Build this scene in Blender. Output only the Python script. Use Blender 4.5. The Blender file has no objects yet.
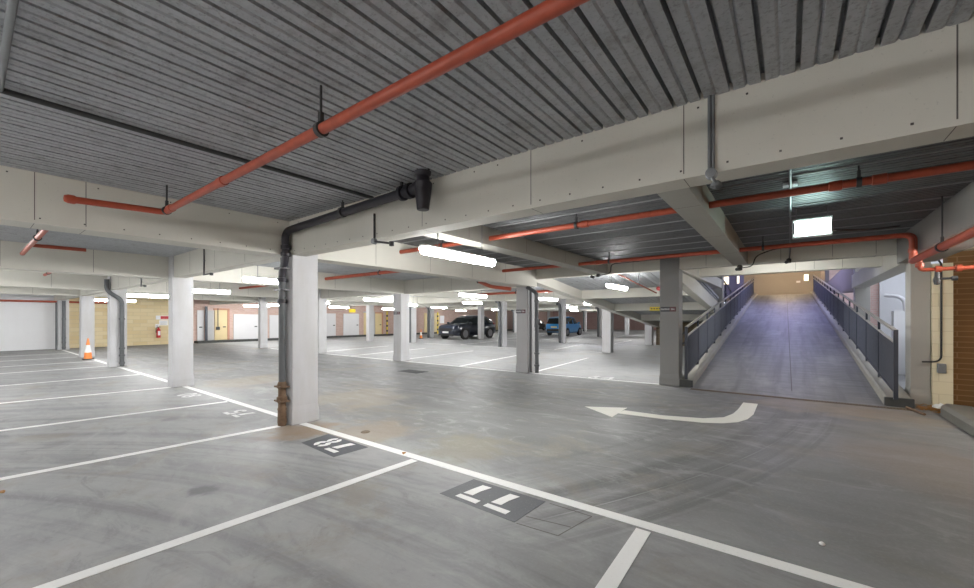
import bpy, bmesh, math, random
from mathutils import Vector, Matrix
random.seed(7)
S = bpy.context.scene
COL = S.collection
PI = math.pi

# ------------------------------------------------------------------ mesh helper
class MB:
    def __init__(s): s.v=[]; s.f=[]; s.m=[]
    def box(s,x0,y0,z0,x1,y1,z1,mi=0):
        b=len(s.v)
        s.v+=[(x0,y0,z0),(x1,y0,z0),(x1,y1,z0),(x0,y1,z0),(x0,y0,z1),(x1,y0,z1),(x1,y1,z1),(x0,y1,z1)]
        for q in ((0,3,2,1),(4,5,6,7),(0,1,5,4),(1,2,6,5),(2,3,7,6),(3,0,4,7)):
            s.f.append(tuple(b+i for i in q)); s.m.append(mi)
        return s
    def hexa(s,p,mi=0):                       # eight corners: bottom ring of four, top ring of four
        b=len(s.v); s.v+=[tuple(q) for q in p]
        for q in ((0,3,2,1),(4,5,6,7),(0,1,5,4),(1,2,6,5),(2,3,7,6),(3,0,4,7)):
            s.f.append(tuple(b+i for i in q)); s.m.append(mi)
        return s
    def prism(s,pts,z0,z1,mi=0):              # outline in the XY plane, raised
        n=len(pts); b=len(s.v)
        s.v+=[(x,y,z0) for x,y in pts]+[(x,y,z1) for x,y in pts]
        s.f.append(tuple(b+i for i in reversed(range(n)))); s.m.append(mi)
        s.f.append(tuple(b+n+i for i in range(n))); s.m.append(mi)
        for i in range(n):
            j=(i+1)%n; s.f.append((b+i,b+j,b+n+j,b+n+i)); s.m.append(mi)
        return s
    def prism_xz(s,pts,y0,y1,mi=0):
        n=len(pts); b=len(s.v)
        s.v+=[(x,y0,z) for x,z in pts]+[(x,y1,z) for x,z in pts]
        s.f.append(tuple(b+i for i in range(n))); s.m.append(mi)
        s.f.append(tuple(b+n+i for i in reversed(range(n)))); s.m.append(mi)
        for i in range(n):
            j=(i+1)%n; s.f.append((b+j,b+i,b+n+i,b+n+j)); s.m.append(mi)
        return s
    def ring_loft(s,rings,mi=0,cap=True):
        b=len(s.v); n=len(rings[0])
        for r in rings: s.v+=[tuple(p) for p in r]
        for k in range(len(rings)-1):
            for i in range(n):
                j=(i+1)%n
                s.f.append((b+k*n+i,b+k*n+j,b+(k+1)*n+j,b+(k+1)*n+i)); s.m.append(mi)
        if cap:
            s.f.append(tuple(b+i for i in reversed(range(n)))); s.m.append(mi)
            e=b+(len(rings)-1)*n
            s.f.append(tuple(e+i for i in range(n))); s.m.append(mi)
        return s
    def tube(s,path,r,seg=12,mi=0):
        P=[Vector(p) for p in path]; rings=[]
        d0=(P[1]-P[0]).normalized()
        up=Vector((0,0,1)) if abs(d0.z)<.9 else Vector((1,0,0))
        u=d0.cross(up).normalized()
        for i,p in enumerate(P):
            if i==0: d=P[1]-P[0]
            elif i==len(P)-1: d=P[-1]-P[-2]
            else: d=(P[i+1]-P[i]).normalized()+(P[i]-P[i-1]).normalized()
            d.normalize(); u=(u-d*u.dot(d)).normalized(); w=d.cross(u)
            rr=r[i] if isinstance(r,(list,tuple)) else r
            rings.append([p+(u*math.cos(a)+w*math.sin(a))*rr for a in [2*PI*k/seg for k in range(seg)]])
        return s.ring_loft(rings,mi)
    def lathe(s,prof,c=(0,0,0),axis='z',seg=20,mi=0):
        rings=[]
        for r,h in prof:
            ring=[]
            for k in range(seg):
                a=2*PI*k/seg; x,y=r*math.cos(a),r*math.sin(a)
                p={'z':(x,y,h),'y':(y,h,x),'x':(h,x,y)}[axis]
                ring.append((c[0]+p[0],c[1]+p[1],c[2]+p[2]))
            rings.append(ring)
        return s.ring_loft(rings,mi)
    def build(s,name,mats,parent=None,loc=(0,0,0),smooth=None,bevel=None):
        """vertices are in world space; loc becomes the object's origin (its parent's world place is taken off)"""
        me=bpy.data.meshes.new(name)
        L=Vector(loc) if parent is None else Vector(parent['w'])
        me.from_pydata([tuple(Vector(v)-L) for v in s.v],[],s.f)
        if not isinstance(mats,(list,tuple)): mats=[mats]
        for m in mats: me.materials.append(m)
        me.polygons.foreach_set('material_index',s.m)
        bm=bmesh.new(); bm.from_mesh(me)
        bmesh.ops.recalc_face_normals(bm,faces=bm.faces[:])
        if smooth is not None:
            for f in bm.faces: f.smooth=True
            for e in bm.edges:
                if len(e.link_faces)==2 and e.calc_face_angle(0)>smooth: e.smooth=False
        bm.to_mesh(me); bm.free()
        o=bpy.data.objects.new(name,me); COL.objects.link(o)
        if parent is None:
            o.location=L; o['w']=tuple(L)
        else:
            o.parent=parent; o['w']=parent['w']
        if bevel:
            b=o.modifiers.new('edge','BEVEL'); b.width=bevel; b.segments=2; b.limit_method='ANGLE'; b.angle_limit=.6
        return o

def fillet(path,R,n=6):
    P=[Vector(p) for p in path]; out=[P[0]]
    for i in range(1,len(P)-1):
        a=(P[i-1]-P[i]); b=(P[i+1]-P[i]); r=min(R,a.length*.48,b.length*.48)
        a=a.normalized()*r; b=b.normalized()*r
        for k in range(n+1):
            t=k/n; out.append(P[i]+a*(1-t)**2+b*t**2)
    out.append(P[-1]); return out

def tag(o,label=None,cat=None,group=None,kind=None):
    if label: o['label']=label
    if cat: o['category']=cat
    if group: o['group']=group
    if kind: o['kind']=kind
    return o
def thing(name,loc,label,cat,group=None,kind=None):
    o=bpy.data.objects.new(name,None); COL.objects.link(o); o.location=loc; o['w']=tuple(loc); o.empty_display_size=.1
    return tag(o,label,cat,group,kind)
def struct(o,label=None,cat=None,group=None): return tag(o,label,cat,group,'structure')
def dup(root,loc,rz=None,label=None,group=None):
    r=root.copy(); COL.objects.link(r); r.location=loc; r['w']=tuple(loc)
    if rz is not None: r.rotation_euler=(0,0,rz)
    if label: r['label']=label
    if group: r['group']=group
    for ch in list(root.children):
        c=ch.copy(); COL.objects.link(c); c.parent=r
        for g in list(ch.children):
            d=g.copy(); COL.objects.link(d); d.parent=c
    return r

# ------------------------------------------------------------------ materials
class NT:
    def __init__(s,name):
        s.m=bpy.data.materials.new(name); s.m.use_nodes=True; s.t=s.m.node_tree
        s.b=s.t.nodes['Principled BSDF']
    def n(s,typ,**kw):
        o=s.t.nodes.new(typ)
        for k,v in kw.items(): setattr(o,k,v)
        return o
    def l(s,a,b): s.t.links.new(a,b)
    def pos(s,scale=(1,1,1),rot=(0,0,0)):
        g=s.n('ShaderNodeNewGeometry'); mp=s.n('ShaderNodeMapping')
        mp.inputs['Scale'].default_value=scale; mp.inputs['Rotation'].default_value=rot
        s.l(g.outputs['Position'],mp.inputs['Vector']); return mp.outputs['Vector']
    def noise(s,scale,vec,detail=4,rough=.55,dist=0):
        o=s.n('ShaderNodeTexNoise'); o.inputs['Scale'].default_value=scale; o.inputs['Detail'].default_value=detail
        o.inputs['Roughness'].default_value=rough; o.inputs['Distortion'].default_value=dist
        s.l(vec,o.inputs['Vector']); return o.outputs['Fac']
    def ramp(s,fac,stops):
        o=s.n('ShaderNodeValToRGB'); e=o.color_ramp.elements
        while len(e)<len(stops): e.new(.5)
        for i,(p,c) in enumerate(stops):
            e[i].position=p; e[i].color=(c,c,c,1) if not isinstance(c,(tuple,list)) else (*c,1)
        s.l(fac,o.inputs['Fac']); return o.outputs['Color']
    def mix(s,fac,a,b,mode='MIX'):
        o=s.n('ShaderNodeMix',data_type='RGBA',blend_type=mode)
        for i,x in ((0,fac),(6,a),(7,b)):
            if isinstance(x,(int,float)): o.inputs[i].default_value=x
            elif isinstance(x,(tuple,list)): o.inputs[i].default_value=(*x,1)
            else: s.l(x,o.inputs[i])
        return o.outputs[2]
    def math(s,op,a,b=None,clamp=False):
        o=s.n('ShaderNodeMath',operation=op); o.use_clamp=clamp
        for i,x in ((0,a),(1,b)):
            if x is None: continue
            if isinstance(x,(int,float)): o.inputs[i].default_value=x
            else: s.l(x,o.inputs[i])
        return o.outputs[0]
    def bump(s,h,strength=.2,dist=.01):
        o=s.n('ShaderNodeBump'); o.inputs['Strength'].default_value=strength; o.inputs['Distance'].default_value=dist
        s.l(h,o.inputs['Height']); s.l(o.outputs['Normal'],s.b.inputs['Normal'])
    def base(s,c):
        if isinstance(c,(tuple,list)): s.b.inputs['Base Color'].default_value=(*c,1)
        else: s.l(c,s.b.inputs['Base Color'])
    def set(s,**kw):
        for k,v in kw.items():
            i=s.b.inputs[k]
            if isinstance(v,(int,float)): i.default_value=v
            elif isinstance(v,(tuple,list)): i.default_value=(*v,1) if len(v)==3 else v
            else: s.l(v,i)
        return s

def plain(name,c,rough=.5,metal=0.,var=.12,scale=8.):
    t=NT(name); v=t.pos(); f=t.noise(scale,v,5)
    t.base(t.mix(f,tuple(x*(1-var) for x in c),tuple(min(1,x*(1+var)) for x in c)))
    t.set(Roughness=rough,Metallic=metal); return t.m
def emit(name,c,strength):
    t=NT(name); t.base((.8,.8,.8)); t.set(**{'Emission Color':c,'Emission Strength':strength}); return t.m

def concrete(name,c,var=.14,streak=.5,tint=(1,.97,.9)):
    t=NT(name)
    a=t.noise(.9,t.pos(),5,.6); b=t.noise(5.,t.pos((1,1,.18)),5,.6); d=t.noise(60.,t.pos(),3,.6)
    k=t.mix(a,tuple(x*(1-var) for x in c),tuple(min(1,x*(1+var)) for x in c))
    k=t.mix(t.math('MULTIPLY',t.ramp(b,[(.35,0.),(.7,1.)]),streak*.35),k,tuple(x*y*.8 for x,y in zip(c,tint)))
    k=t.mix(t.ramp(d,[(.28,.35),(.36,0.)]),k,tuple(x*.55 for x in c))
    t.base(k); t.set(Roughness=.75); t.bump(d,.12,.004); return t.m

M={}
M['board']=concrete('fire_board_cream',(.64,.625,.56),.06,.25)
M['soffit']=concrete('beam_concrete_cream',(.64,.625,.56),.07,.25)
M['joint']=plain('board_joint_dark',(.13,.12,.11),.8)
M['bolt']=plain('bolt_head_dark',(.06,.055,.05),.6)
M['conc']=concrete('column_concrete_pale',(.57,.57,.585),.2,1.5)
M['conc_dim']=concrete('column_concrete_dim',(.42,.42,.425),.10,.6)
M['conc_grey']=concrete('column_paint_grey',(.265,.265,.262),.06,.3)
M['conc_mid']=concrete('beam_concrete_grey',(.40,.39,.36),.1,.5)
M['conc_cross']=concrete('cross_beam_concrete',(.36,.355,.315),.14,.5)
M['conc_dull']=concrete('beam_concrete_dull',(.27,.265,.25),.1,.5)
M['kerb']=concrete('kerb_concrete',(.30,.29,.255),.2,.6)
M['kerbside']=concrete('side_kerb_concrete',(.17,.165,.145),.2,.6)
M['kerbdark']=plain('kerb_end_dark_paint',(.045,.047,.045),.6,0,.3)

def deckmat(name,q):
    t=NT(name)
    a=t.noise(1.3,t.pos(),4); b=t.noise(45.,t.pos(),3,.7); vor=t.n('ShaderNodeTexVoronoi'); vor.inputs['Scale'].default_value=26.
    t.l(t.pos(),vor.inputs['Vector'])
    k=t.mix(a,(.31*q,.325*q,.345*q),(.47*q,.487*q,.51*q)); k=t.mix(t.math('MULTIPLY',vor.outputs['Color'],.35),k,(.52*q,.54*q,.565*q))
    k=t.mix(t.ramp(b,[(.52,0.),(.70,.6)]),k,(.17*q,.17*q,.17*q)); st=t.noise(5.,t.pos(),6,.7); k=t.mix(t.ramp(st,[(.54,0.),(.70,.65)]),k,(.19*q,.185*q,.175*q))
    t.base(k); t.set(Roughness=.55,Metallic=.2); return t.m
M['deck']=deckmat('galvanised_deck_sheet',1.); M['deckdark']=deckmat('dark_deck_sheet',.29)  # second sheet keeps the pattern in a much darker tone
M['deckedge']=plain('galvanised_joint_edge',(.36,.37,.38),.4,.3)

def floormat():
    t=NT('sealed_concrete_floor')
    P=t.pos()
    big=t.noise(.35,P,4,.6); mid=t.noise(1.6,P,6,.62,.6); fine=t.noise(38.,P,4,.65)
    k=t.mix(big,(.255,.26,.265),(.42,.416,.406))
    k=t.mix(t.math('MULTIPLY',t.ramp(mid,[(.42,0.),(.66,1.)]),.55),k,(.44,.435,.42))
    k=t.mix(t.math('MULTIPLY',t.ramp(mid,[(.30,1.),(.44,0.)]),.45),k,(.17,.17,.165))
    # tyre polish: long streaks along the aisle, and swirls of turning cars
    sep=t.n('ShaderNodeSeparateXYZ'); t.l(P,sep.inputs[0]); X,Y=sep.outputs[0],sep.outputs[1]
    def rad(cx,cy):
        dx=t.math('SUBTRACT',X,cx); dy=t.math('SUBTRACT',Y,cy)
        return t.math('SQRT',t.math('ADD',t.math('MULTIPLY',dx,dx),t.math('MULTIPLY',dy,dy)))
    def rnoise(r,s,detail=4,off=0.):
        cb=t.n('ShaderNodeCombineXYZ'); t.l(r,cb.inputs[0]); cb.inputs[1].default_value=off
        warp=t.math('MULTIPLY',t.noise(.5,P,2),.12); t.l(warp,cb.inputs[2])
        return t.noise(s,cb.outputs[0],detail,.6)
    def band(v,a,b,c,d):
        up=t.n('ShaderNodeMapRange',interpolation_type='SMOOTHSTEP'); up.inputs[1].default_value=a; up.inputs[2].default_value=b; t.l(v,up.inputs[0])
        dn=t.n('ShaderNodeMapRange',interpolation_type='SMOOTHSTEP'); dn.inputs[1].default_value=c; dn.inputs[2].default_value=d
        dn.inputs[3].default_value=1.; dn.inputs[4].default_value=0.; t.l(v,dn.inputs[0])
        return t.math('MULTIPLY',up.outputs[0],dn.outputs[0])
    r1=rad(-13.3,9.3)
    m1=t.math('MULTIPLY',band(r1,11.9,13.0,13.95,14.06),band(Y,1.9,3.2,8.2,9.3))
    m1=t.math('MULTIPLY',m1,band(X,-3.2,-1.,1.2,1.8))
    lines=t.ramp(rnoise(r1,7.,9),[(.40,0.),(.62,1.)])
    k=t.mix(t.math('MULTIPLY',m1,t.math('MULTIPLY',lines,.72)),k,(.055,.055,.056))
    k=t.mix(t.math('MULTIPLY',m1,t.ramp(rnoise(r1,24.,4,5.),[(.56,0.),(.66,.85)])),k,(.42,.42,.415))
    r3=rad(-3.4,9.9); m3=t.math('MULTIPLY',band(r3,2.4,3.0,4.0,4.5),band(Y,4.,5.,9.2,9.5))
    k=t.mix(t.math('MULTIPLY',m3,t.math('MULTIPLY',t.ramp(rnoise(r3,5.,8,3.),[(.42,0.),(.64,1.)]),.6)),k,(.115,.112,.108))
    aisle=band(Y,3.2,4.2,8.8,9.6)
    k=t.mix(t.math('MULTIPLY',band(X,-6.5,-4.,-.5,2.),t.math('MULTIPLY',aisle,.28)),k,(.13,.13,.127))  # floor colour darkened to hold back the bright pool under the hanging light
    k=t.mix(t.math('MULTIPLY',band(Y,3.0,3.6,9.3,9.9),.42),k,(.115,.113,.108))  # whole aisle toned down in colour against the lamp brightness
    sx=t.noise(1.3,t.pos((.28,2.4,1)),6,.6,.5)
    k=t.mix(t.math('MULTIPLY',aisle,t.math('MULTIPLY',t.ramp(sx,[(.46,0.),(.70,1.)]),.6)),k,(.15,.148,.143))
    r2=rad(-1.5,-6.); bay=band(Y,-4.,-2.,2.4,2.9)
    sw=t.ramp(rnoise(r2,5.5,9,2.),[(.42,0.),(.66,1.)])
    k=t.mix(t.math('MULTIPLY',bay,t.math('MULTIPLY',sw,.5)),k,(.15,.15,.155))
    scu=t.noise(2.2,t.pos((.7,1.5,1),(0,0,.35)),9,.72,1.2)
    k=t.mix(t.math('MULTIPLY',t.ramp(scu,[(.52,0.),(.66,1.)]),.42),k,(.46,.455,.44))
    k=t.mix(t.math('MULTIPLY',t.ramp(scu,[(.36,1.),(.47,0.)]),.36),k,(.17,.167,.16))
    silt=t.noise(.8,P,7,.7,.5)
    k=t.mix(t.math('MULTIPLY',t.ramp(silt,[(.53,0.),(.64,1.)]),.42),k,(.30,.26,.195))
    grit=t.noise(14.,P,6,.75)
    k=t.mix(t.math('MULTIPLY',t.ramp(grit,[(.60,0.),(.72,1.)]),.35),k,(.15,.135,.11))
    # darker right-hand end of the aisle by the ramp: weaker light painted into the colour
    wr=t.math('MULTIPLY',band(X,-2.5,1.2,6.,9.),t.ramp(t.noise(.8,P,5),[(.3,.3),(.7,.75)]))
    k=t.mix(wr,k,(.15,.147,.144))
    # rust and silt stains with their own shapes
    def blob(cx,cy,r,ns,amt,col,kk):
        rr=t.math('ADD',rad(cx,cy),t.math('MULTIPLY',t.math('SUBTRACT',t.noise(ns,P,5),.5),r*1.5))
        dn=t.n('ShaderNodeMapRange',interpolation_type='SMOOTHSTEP'); dn.inputs[1].default_value=r*.35; dn.inputs[2].default_value=r
        dn.inputs[3].default_value=amt; dn.inputs[4].default_value=0.; t.l(rr,dn.inputs[0])
        return t.mix(dn.outputs[0],kk,col)
    k=blob(-5.25,2.75,.55,3.,.6,(.30,.18,.085),k)
    k=blob(-4.5,3.35,.75,3.,.5,(.36,.27,.17),k)
    k=blob(-3.0,3.6,.7,4.,.45,(.27,.23,.14),k)
    k=blob(-6.6,4.6,1.2,1.8,.4,(.42,.34,.23),k)
    k=blob(-10.4,4.2,1.3,1.8,.35,(.42,.34,.23),k)
    k=blob(.3,9.0,1.1,2.,.45,(.33,.26,.17),k)
    k=blob(1.2,8.7,.9,2.5,.45,(.33,.25,.17),k)
    k=blob(1.2,6.,1.2,1.5,.25,(.27,.18,.13),k)
    k=blob(-4.10,1.30,.16,7.,.75,(.10,.10,.105),k)
    k=blob(-7.4,1.9,.16,5.,.5,(.16,.155,.15),k)
    k=t.mix(t.math('MULTIPLY',t.math('SUBTRACT',fine,.5),.5),k,(.5,.5,.5))
    k=t.mix(1.,k,(.99,1.,1.012),'MULTIPLY')
    t.base(k)
    rg=t.ramp(mid,[(.3,.46),(.7,.68)])
    t.set(Roughness=rg,**{'Specular IOR Level':.26}); t.bump(fine,.08,.003); return t.m
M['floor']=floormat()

def paintmat(name,c,wear,worn):
    t=NT(name); f=t.noise(55.,t.pos(),5,.7); g=t.noise(4.,t.pos(),4)
    w=t.math('MULTIPLY',t.ramp(f,[(.56,0.),(.66,1.)]),t.ramp(g,[(.35,wear*.3),(.7,wear)]))
    t.base(t.mix(w,c,worn)); t.set(Roughness=.55); return t.m
M['white']=paintmat('road_paint_white',(.90,.90,.88),.25,(.40,.40,.39))
M['cream']=paintmat('road_paint_cream',(.82,.81,.73),.3,(.35,.34,.32))
M['faded']=paintmat('road_paint_faded',(.78,.78,.77),.95,(.36,.36,.355))
M['patch']=paintmat('blackout_paint',(.085,.09,.10),.9,(.19,.195,.21))
M['red']=plain('sprinkler_red_paint',(.40,.075,.036),.45,0,.28,16)
M['blackpipe']=plain('drain_black_iron',(.020,.018,.026),.42,0,.3)
M['greypipe']=plain('drain_grey_paint',(.095,.10,.105),.5,0,.2)
M['rust']=plain('rusty_iron',(.16,.10,.06),.8,0,.5,25)
M['conduit']=plain('galvanised_conduit',(.22,.23,.24),.45,.5,.15)
M['darkmetal']=plain('dark_conduit',(.06,.062,.064),.5,.3,.2)
M['cable']=plain('black_cable',(.012,.012,.012),.5)
M['housing']=plain('lamp_housing_white',(.65,.66,.66),.4,0,.04)
M['lamp']=emit('lamp_diffuser_lit',(1.,.995,.985),112.)
M['lampfill']=emit('lamp_diffuser_fill',(1.,.97,.92),92.); M['lampsoft']=emit('lamp_diffuser_soft',(1.,.99,.96),34.)
M['lampwarm']=emit('lamp_diffuser_warm',(1.,.74,.46),190.)
M['lampcool']=emit('lamp_diffuser_cool',(.46,.48,1.),185.)
M['exit']=emit('exit_sign_lit',(.70,1.,.93),26.)
M['rail']=plain('railing_dark_blue_steel',(.045,.05,.065),.42,.3,.12)
M['infill']=plain('railing_infill_grey_blue',(.11,.12,.145),.45,.2,.15)
M['railtop']=plain('railing_top_pale',(.42,.40,.34),.35,.3,.1)
M['galv']=plain('galvanised_foot',(.35,.35,.34),.45,.5)
M['grating']=plain('grating_rusty_steel',(.20,.15,.10),.6,.3,.4,30)
M['black']=plain('black_void',(.01,.01,.01),.8)

def brickmat(name,a,b,mortar,sx=.23,sy=.075,plane='yz',ms=.012):
    t=NT(name); g=t.n('ShaderNodeNewGeometry'); s=t.n('ShaderNodeSeparateXYZ'); t.l(g.outputs['Position'],s.inputs[0])
    cb=t.n('ShaderNodeCombineXYZ'); t.l(s.outputs[1 if plane=='yz' else 0],cb.inputs[0]); t.l(s.outputs[2],cb.inputs[1])
    k=t.n('ShaderNodeTexBrick'); k.inputs['Scale'].default_value=1.; k.inputs['Brick Width'].default_value=sx; k.inputs['Row Height'].default_value=sy
    k.inputs['Mortar Size'].default_value=ms; k.inputs['Mortar Smooth'].default_value=.3; k.inputs['Bias'].default_value=0.
    k.inputs['Color1'].default_value=(*a,1); k.inputs['Color2'].default_value=(*b,1); k.inputs['Mortar'].default_value=(*mortar,1)
    t.l(cb.outputs[0],k.inputs['Vector'])
    n=t.noise(2.,t.pos(),5)
    t.base(t.mix(t.math('MULTIPLY',n,.35),k.outputs['Color'],tuple((x+y)/2*.75 for x,y in zip(a,b)))); t.set(Roughness=.8)
    t.bump(k.outputs['Fac'],-.3,.01); return t.m
M['tanbrick']=brickmat('tan_sandstone_block',(.68,.54,.30),(.76,.65,.42),(.60,.50,.33),.62,.21)
M['pinkbrick']=brickmat('pink_brick',(.50,.33,.28),(.58,.42,.36),(.55,.45,.40))
M['pinkbrick_x']=brickmat('pink_brick_far',(.40,.25,.235),(.46,.31,.29),(.46,.36,.33),.23,.075,'xz')
M['brownbrick']=brickmat('warm_brown_brick',(.20,.10,.031),(.235,.12,.038),(.33,.205,.096),.46,.092,'xz',.009)
M['darkbrick']=brickmat('dark_brown_brick',(.13,.095,.06),(.20,.15,.09),(.24,.19,.12),.46,.22,'xz')
M['creambrick']=brickmat('cream_painted_block',(.80,.72,.50),(.84,.77,.56),(.70,.62,.42),.45,.215,'xz',.008)
M['whitewall']=concrete('white_painted_wall',(.78,.785,.80),.04,.3)
M['beige']=plain('beige_wall',(.36,.33,.29),.8,0,.08,1.)
M['mauve']=plain('mauve_wall',(.22,.195,.205),.8,0,.1,1.)
M['brownslab']=plain('brown_grey_slab',(.27,.23,.20),.8,0,.08,1.)
M['doorwhite']=plain('white_door_paint',(.66,.66,.67),.5,0,.05,2.)
M['doorcream']=plain('cream_door_paint',(.66,.54,.30),.5,0,.08,2.)
M['trimred']=plain('terracotta_trim',(.50,.25,.16),.6)
M['steelgrey']=plain('grey_steel_panel',(.42,.42,.41),.5)
M['pinkyard']=brickmat('pink_yard_brick',(.66,.44,.40),(.72,.52,.47),(.70,.60,.56),.23,.075,'xz')
M['noticeorange']=plain('notice_orange',(.85,.5,.3),.5)
M['orange']=plain('cone_orange',(.85,.25,.05),.45,0,.1)
M['reflect']=plain('cone_white_band',(.82,.82,.82),.4,0,.04)
M['rubber']=plain('black_rubber',(.02,.02,.02),.7)
M['signblack']=plain('sign_black',(.018,.02,.026),.4)
M['signred']=plain('sign_dark_red',(.085,.016,.02),.4)
M['signwhite']=plain('sign_white',(.80,.80,.82),.4,0,.03)
M['alarmred']=plain('alarm_red',(.55,.03,.035),.35)
M['yellow']=plain('hazard_yellow',(.75,.58,.04),.5)
M['leaf']=plain('dry_leaf_orange',(.40,.20,.06),.8,0,.5,60)
M['paper']=plain('crumpled_paper',(.78,.77,.74),.8)
def carpaint(name,c):
    t=NT(name); t.base(c); t.set(Roughness=.28,Metallic=.15,**{'Coat Weight':.7,'Coat Roughness':.08}); return t.m
M['carblack']=carpaint('car_paint_blue_black',(.007,.012,.026))
M['carblue']=carpaint('car_paint_blue',(.02,.21,.52))
M['carnight']=carpaint('car_paint_black',(.008,.008,.009))
def glassmat():
    t=NT('car_glass_tinted'); t.base((.015,.02,.022)); t.set(Roughness=.06,**{'Specular IOR Level':.7}); return t.m
M['glass']=glassmat()
M['alloy']=plain('alloy_wheel',(.24,.245,.26),.3,.8,.1)
M['headlamp']=plain('headlamp_lens',(.75,.78,.82),.12,.2,.05)
M['taillamp']=plain('tail_lamp_red',(.45,.02,.02),.2)
M['plate']=plain('number_plate_white',(.78,.78,.76),.4)
M['plateyellow']=plain('number_plate_yellow',(.70,.58,.18),.4)
M['ramp']=None
def rampmat():
    t=NT('ramp_brushed_concrete')
    a=t.noise(.7,t.pos(),5,.6); b=t.noise(1.,t.pos((1.2,16.,1)),4,.6); c=t.noise(1.,t.pos((4.5,.22,1)),5,.6)
    d=t.noise(1.6,t.pos((1,.4,1)),6,.65)
    k=t.mix(a,(.19,.187,.188),(.29,.286,.286))
    k=t.mix(t.math('MULTIPLY',t.ramp(b,[(.42,0.),(.62,1.)]),.6),k,(.14,.138,.138))
    k=t.mix(t.math('MULTIPLY',t.ramp(c,[(.46,0.),(.66,1.)]),.65),k,(.12,.118,.118))
    k=t.mix(t.math('MULTIPLY',t.ramp(d,[(.52,0.),(.7,1.)]),.45),k,(.40,.385,.36))
    t.base(k); t.set(Roughness=.55); t.bump(b,.25,.006); return t.m
M['ramp']=rampmat()

# ------------------------------------------------------------------ floor and its markings
ZD=2.88
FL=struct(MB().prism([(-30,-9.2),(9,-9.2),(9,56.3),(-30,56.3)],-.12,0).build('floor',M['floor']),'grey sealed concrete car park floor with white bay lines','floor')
def paint(name,poly,mat,h=.003,label=None,parent=None,z0=.0005):
    o=MB().prism(poly,z0,h).build(name,mat,parent or FL)
    if label: o['label']=label
    return o
def strip(p,q,w):
    p=Vector(p); q=Vector(q); n=(q-p).normalized(); n=Vector((-n.y,n.x))*w/2
    return [tuple(p+n),tuple(p-n),tuple(q-n),tuple(q+n)]
for a,b in [((-28.1,2.99),(-23.0,2.99)),((-22.0,2.98),(-17.5,2.99)),((-16.95,2.99),(-11.2,3.02)),((-10.8,3.02),(-6.02,2.99)),((-5.60,2.97),(3.1,3.05))]:
    paint('bay_end_line',strip(a,b,.105),M['white'],label='white painted line along the ends of the bays')
for p,q in [((-.83,2.93),(-.75,-1.9)),((-3.18,2.92),(-3.42,-1.9)),((-5.70,2.70),(-6.05,-1.9)),((-8.14,2.93),(-8.70,-1.9)),((-10.83,2.80),(-11.55,-1.9)),
            ((-14.0,2.93),(-14.2,-1.9)),((-17.3,2.8),(-17.2,-1.9)),((-19.7,2.93),(-19.6,-1.9)),((-22.4,2.8),(-22.2,-1.9)),((-25.2,2.93),(-25.,-1.9))]:
    paint('bay_divider_line',strip(p,q,.10),M['white'],.0032,'white painted divider between two bays')
for a,b in [((-21.,9.55),(-11.5,9.52)),((-11.,9.54),(-6.22,9.54)),((-5.72,9.56),(-2.4,9.72))]:
    paint('bay_end_line',strip(a,b,.09),M['white'],label='white painted line along the ends of the bays beyond the aisle')
for p,q in [((-5.75,9.6),(-6.2,14.6)),((-8.36,9.56),(-9.04,14.4)),((-11.4,9.9),(-11.9,14.6)),((-14.2,9.56),(-14.9,14.4)),((-17.,9.56),(-17.8,14.4)),
            ((-9.2,17.6),(-9.8,22.4)),((-15.3,17.6),(-16.,22.4)),((-8.5,24.),(-8.9,28.6)),((-14.,24.),(-14.6,28.6)),((-17.,24.),(-17.6,28.6)),((-11.3,31.),(-11.9,36.)),((-14.5,31.),(-15.2,36.)),((-17.8,31.5),(-18.4,36.))]:
    paint('bay_divider_line',strip(p,q,.10),M['white'],.0032,'white painted divider between two bays beyond the aisle')
for a,b in [((-18.,17.3),(-6.7,17.3)),((-22.,23.2),(-6.9,23.2)),((-22.,31.),(-8.,31.)),((-22.,37.),(-8.,37.))]:
    paint('bay_end_line',strip(a,b,.09),M['white'],label='white painted line along the ends of the far bays')
arrow=[(-2.18,6.313),(-1.53,6.363),(-1.005,6.49),(-.766,6.63),(-.606,6.83),(-.51,7.107),(-.459,7.532),(-.455,8.506),
       (-.672,8.494),(-.689,7.805),(-.721,7.385),(-.808,7.037),(-1.046,6.777),(-1.579,6.60),(-2.172,6.587)]
am=MB().prism(arrow,.0005,.0034).prism([(-2.80,6.46),(-2.17,6.02),(-2.19,6.80)],.0005,.0036)
o=am.build('direction_arrow',M['cream'],FL); o['label']='cream painted arrow curving from the ramp into the aisle'
# stencilled bay numbers, upright for a driver in the aisle
def digit7(x,y,w,h):     # x: left end of the top bar, y: nearest edge (top of the figure), drawn upside down for the camera
    t=.135*h/.33
    return [[(x,y),(x+w,y-.008),(x+w+.004,y+t*.4),(x+.008,y+t*.42)],
            [(x+.016,y+t*.66),(x+.11,y+t*.72),(x+.118,y+.6*h),(x+.15,y+.95*h),(x+.055,y+.94*h),(x+.03,y+.58*h)]]
def polyloop(cx,cy,rx,ry,t,n=18,a0=0,a1=2*PI):
    out=[];inn=[]
    for k in range(n+1):
        a=a0+(a1-a0)*k/n
        out.append((cx+rx*math.cos(a),cy+ry*math.sin(a))); inn.append((cx+(rx-t)*math.cos(a),cy+(ry-t)*math.sin(a)))
    return out+inn[::-1]
p77=paint('number_patch',[(-2.40,2.49),(-1.62,2.47),(-1.60,2.905),(-2.36,2.905)],M['patch'],.002,'dark painted patch under the white number 77')
m=MB()
for x in (-2.26,-1.965):
    for pl in digit7(x,2.535,.225,.33): m.prism(pl,.002,.0042)
o=m.build('bay_number',M['white'],p77); o['label']='white stencilled 77'
p78=paint('number_patch',[(-4.72,2.50),(-3.95,2.45),(-3.93,2.885),(-4.80,2.90)],M['patch'],.002,'dark painted patch under the white number 78')
m=MB()
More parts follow.
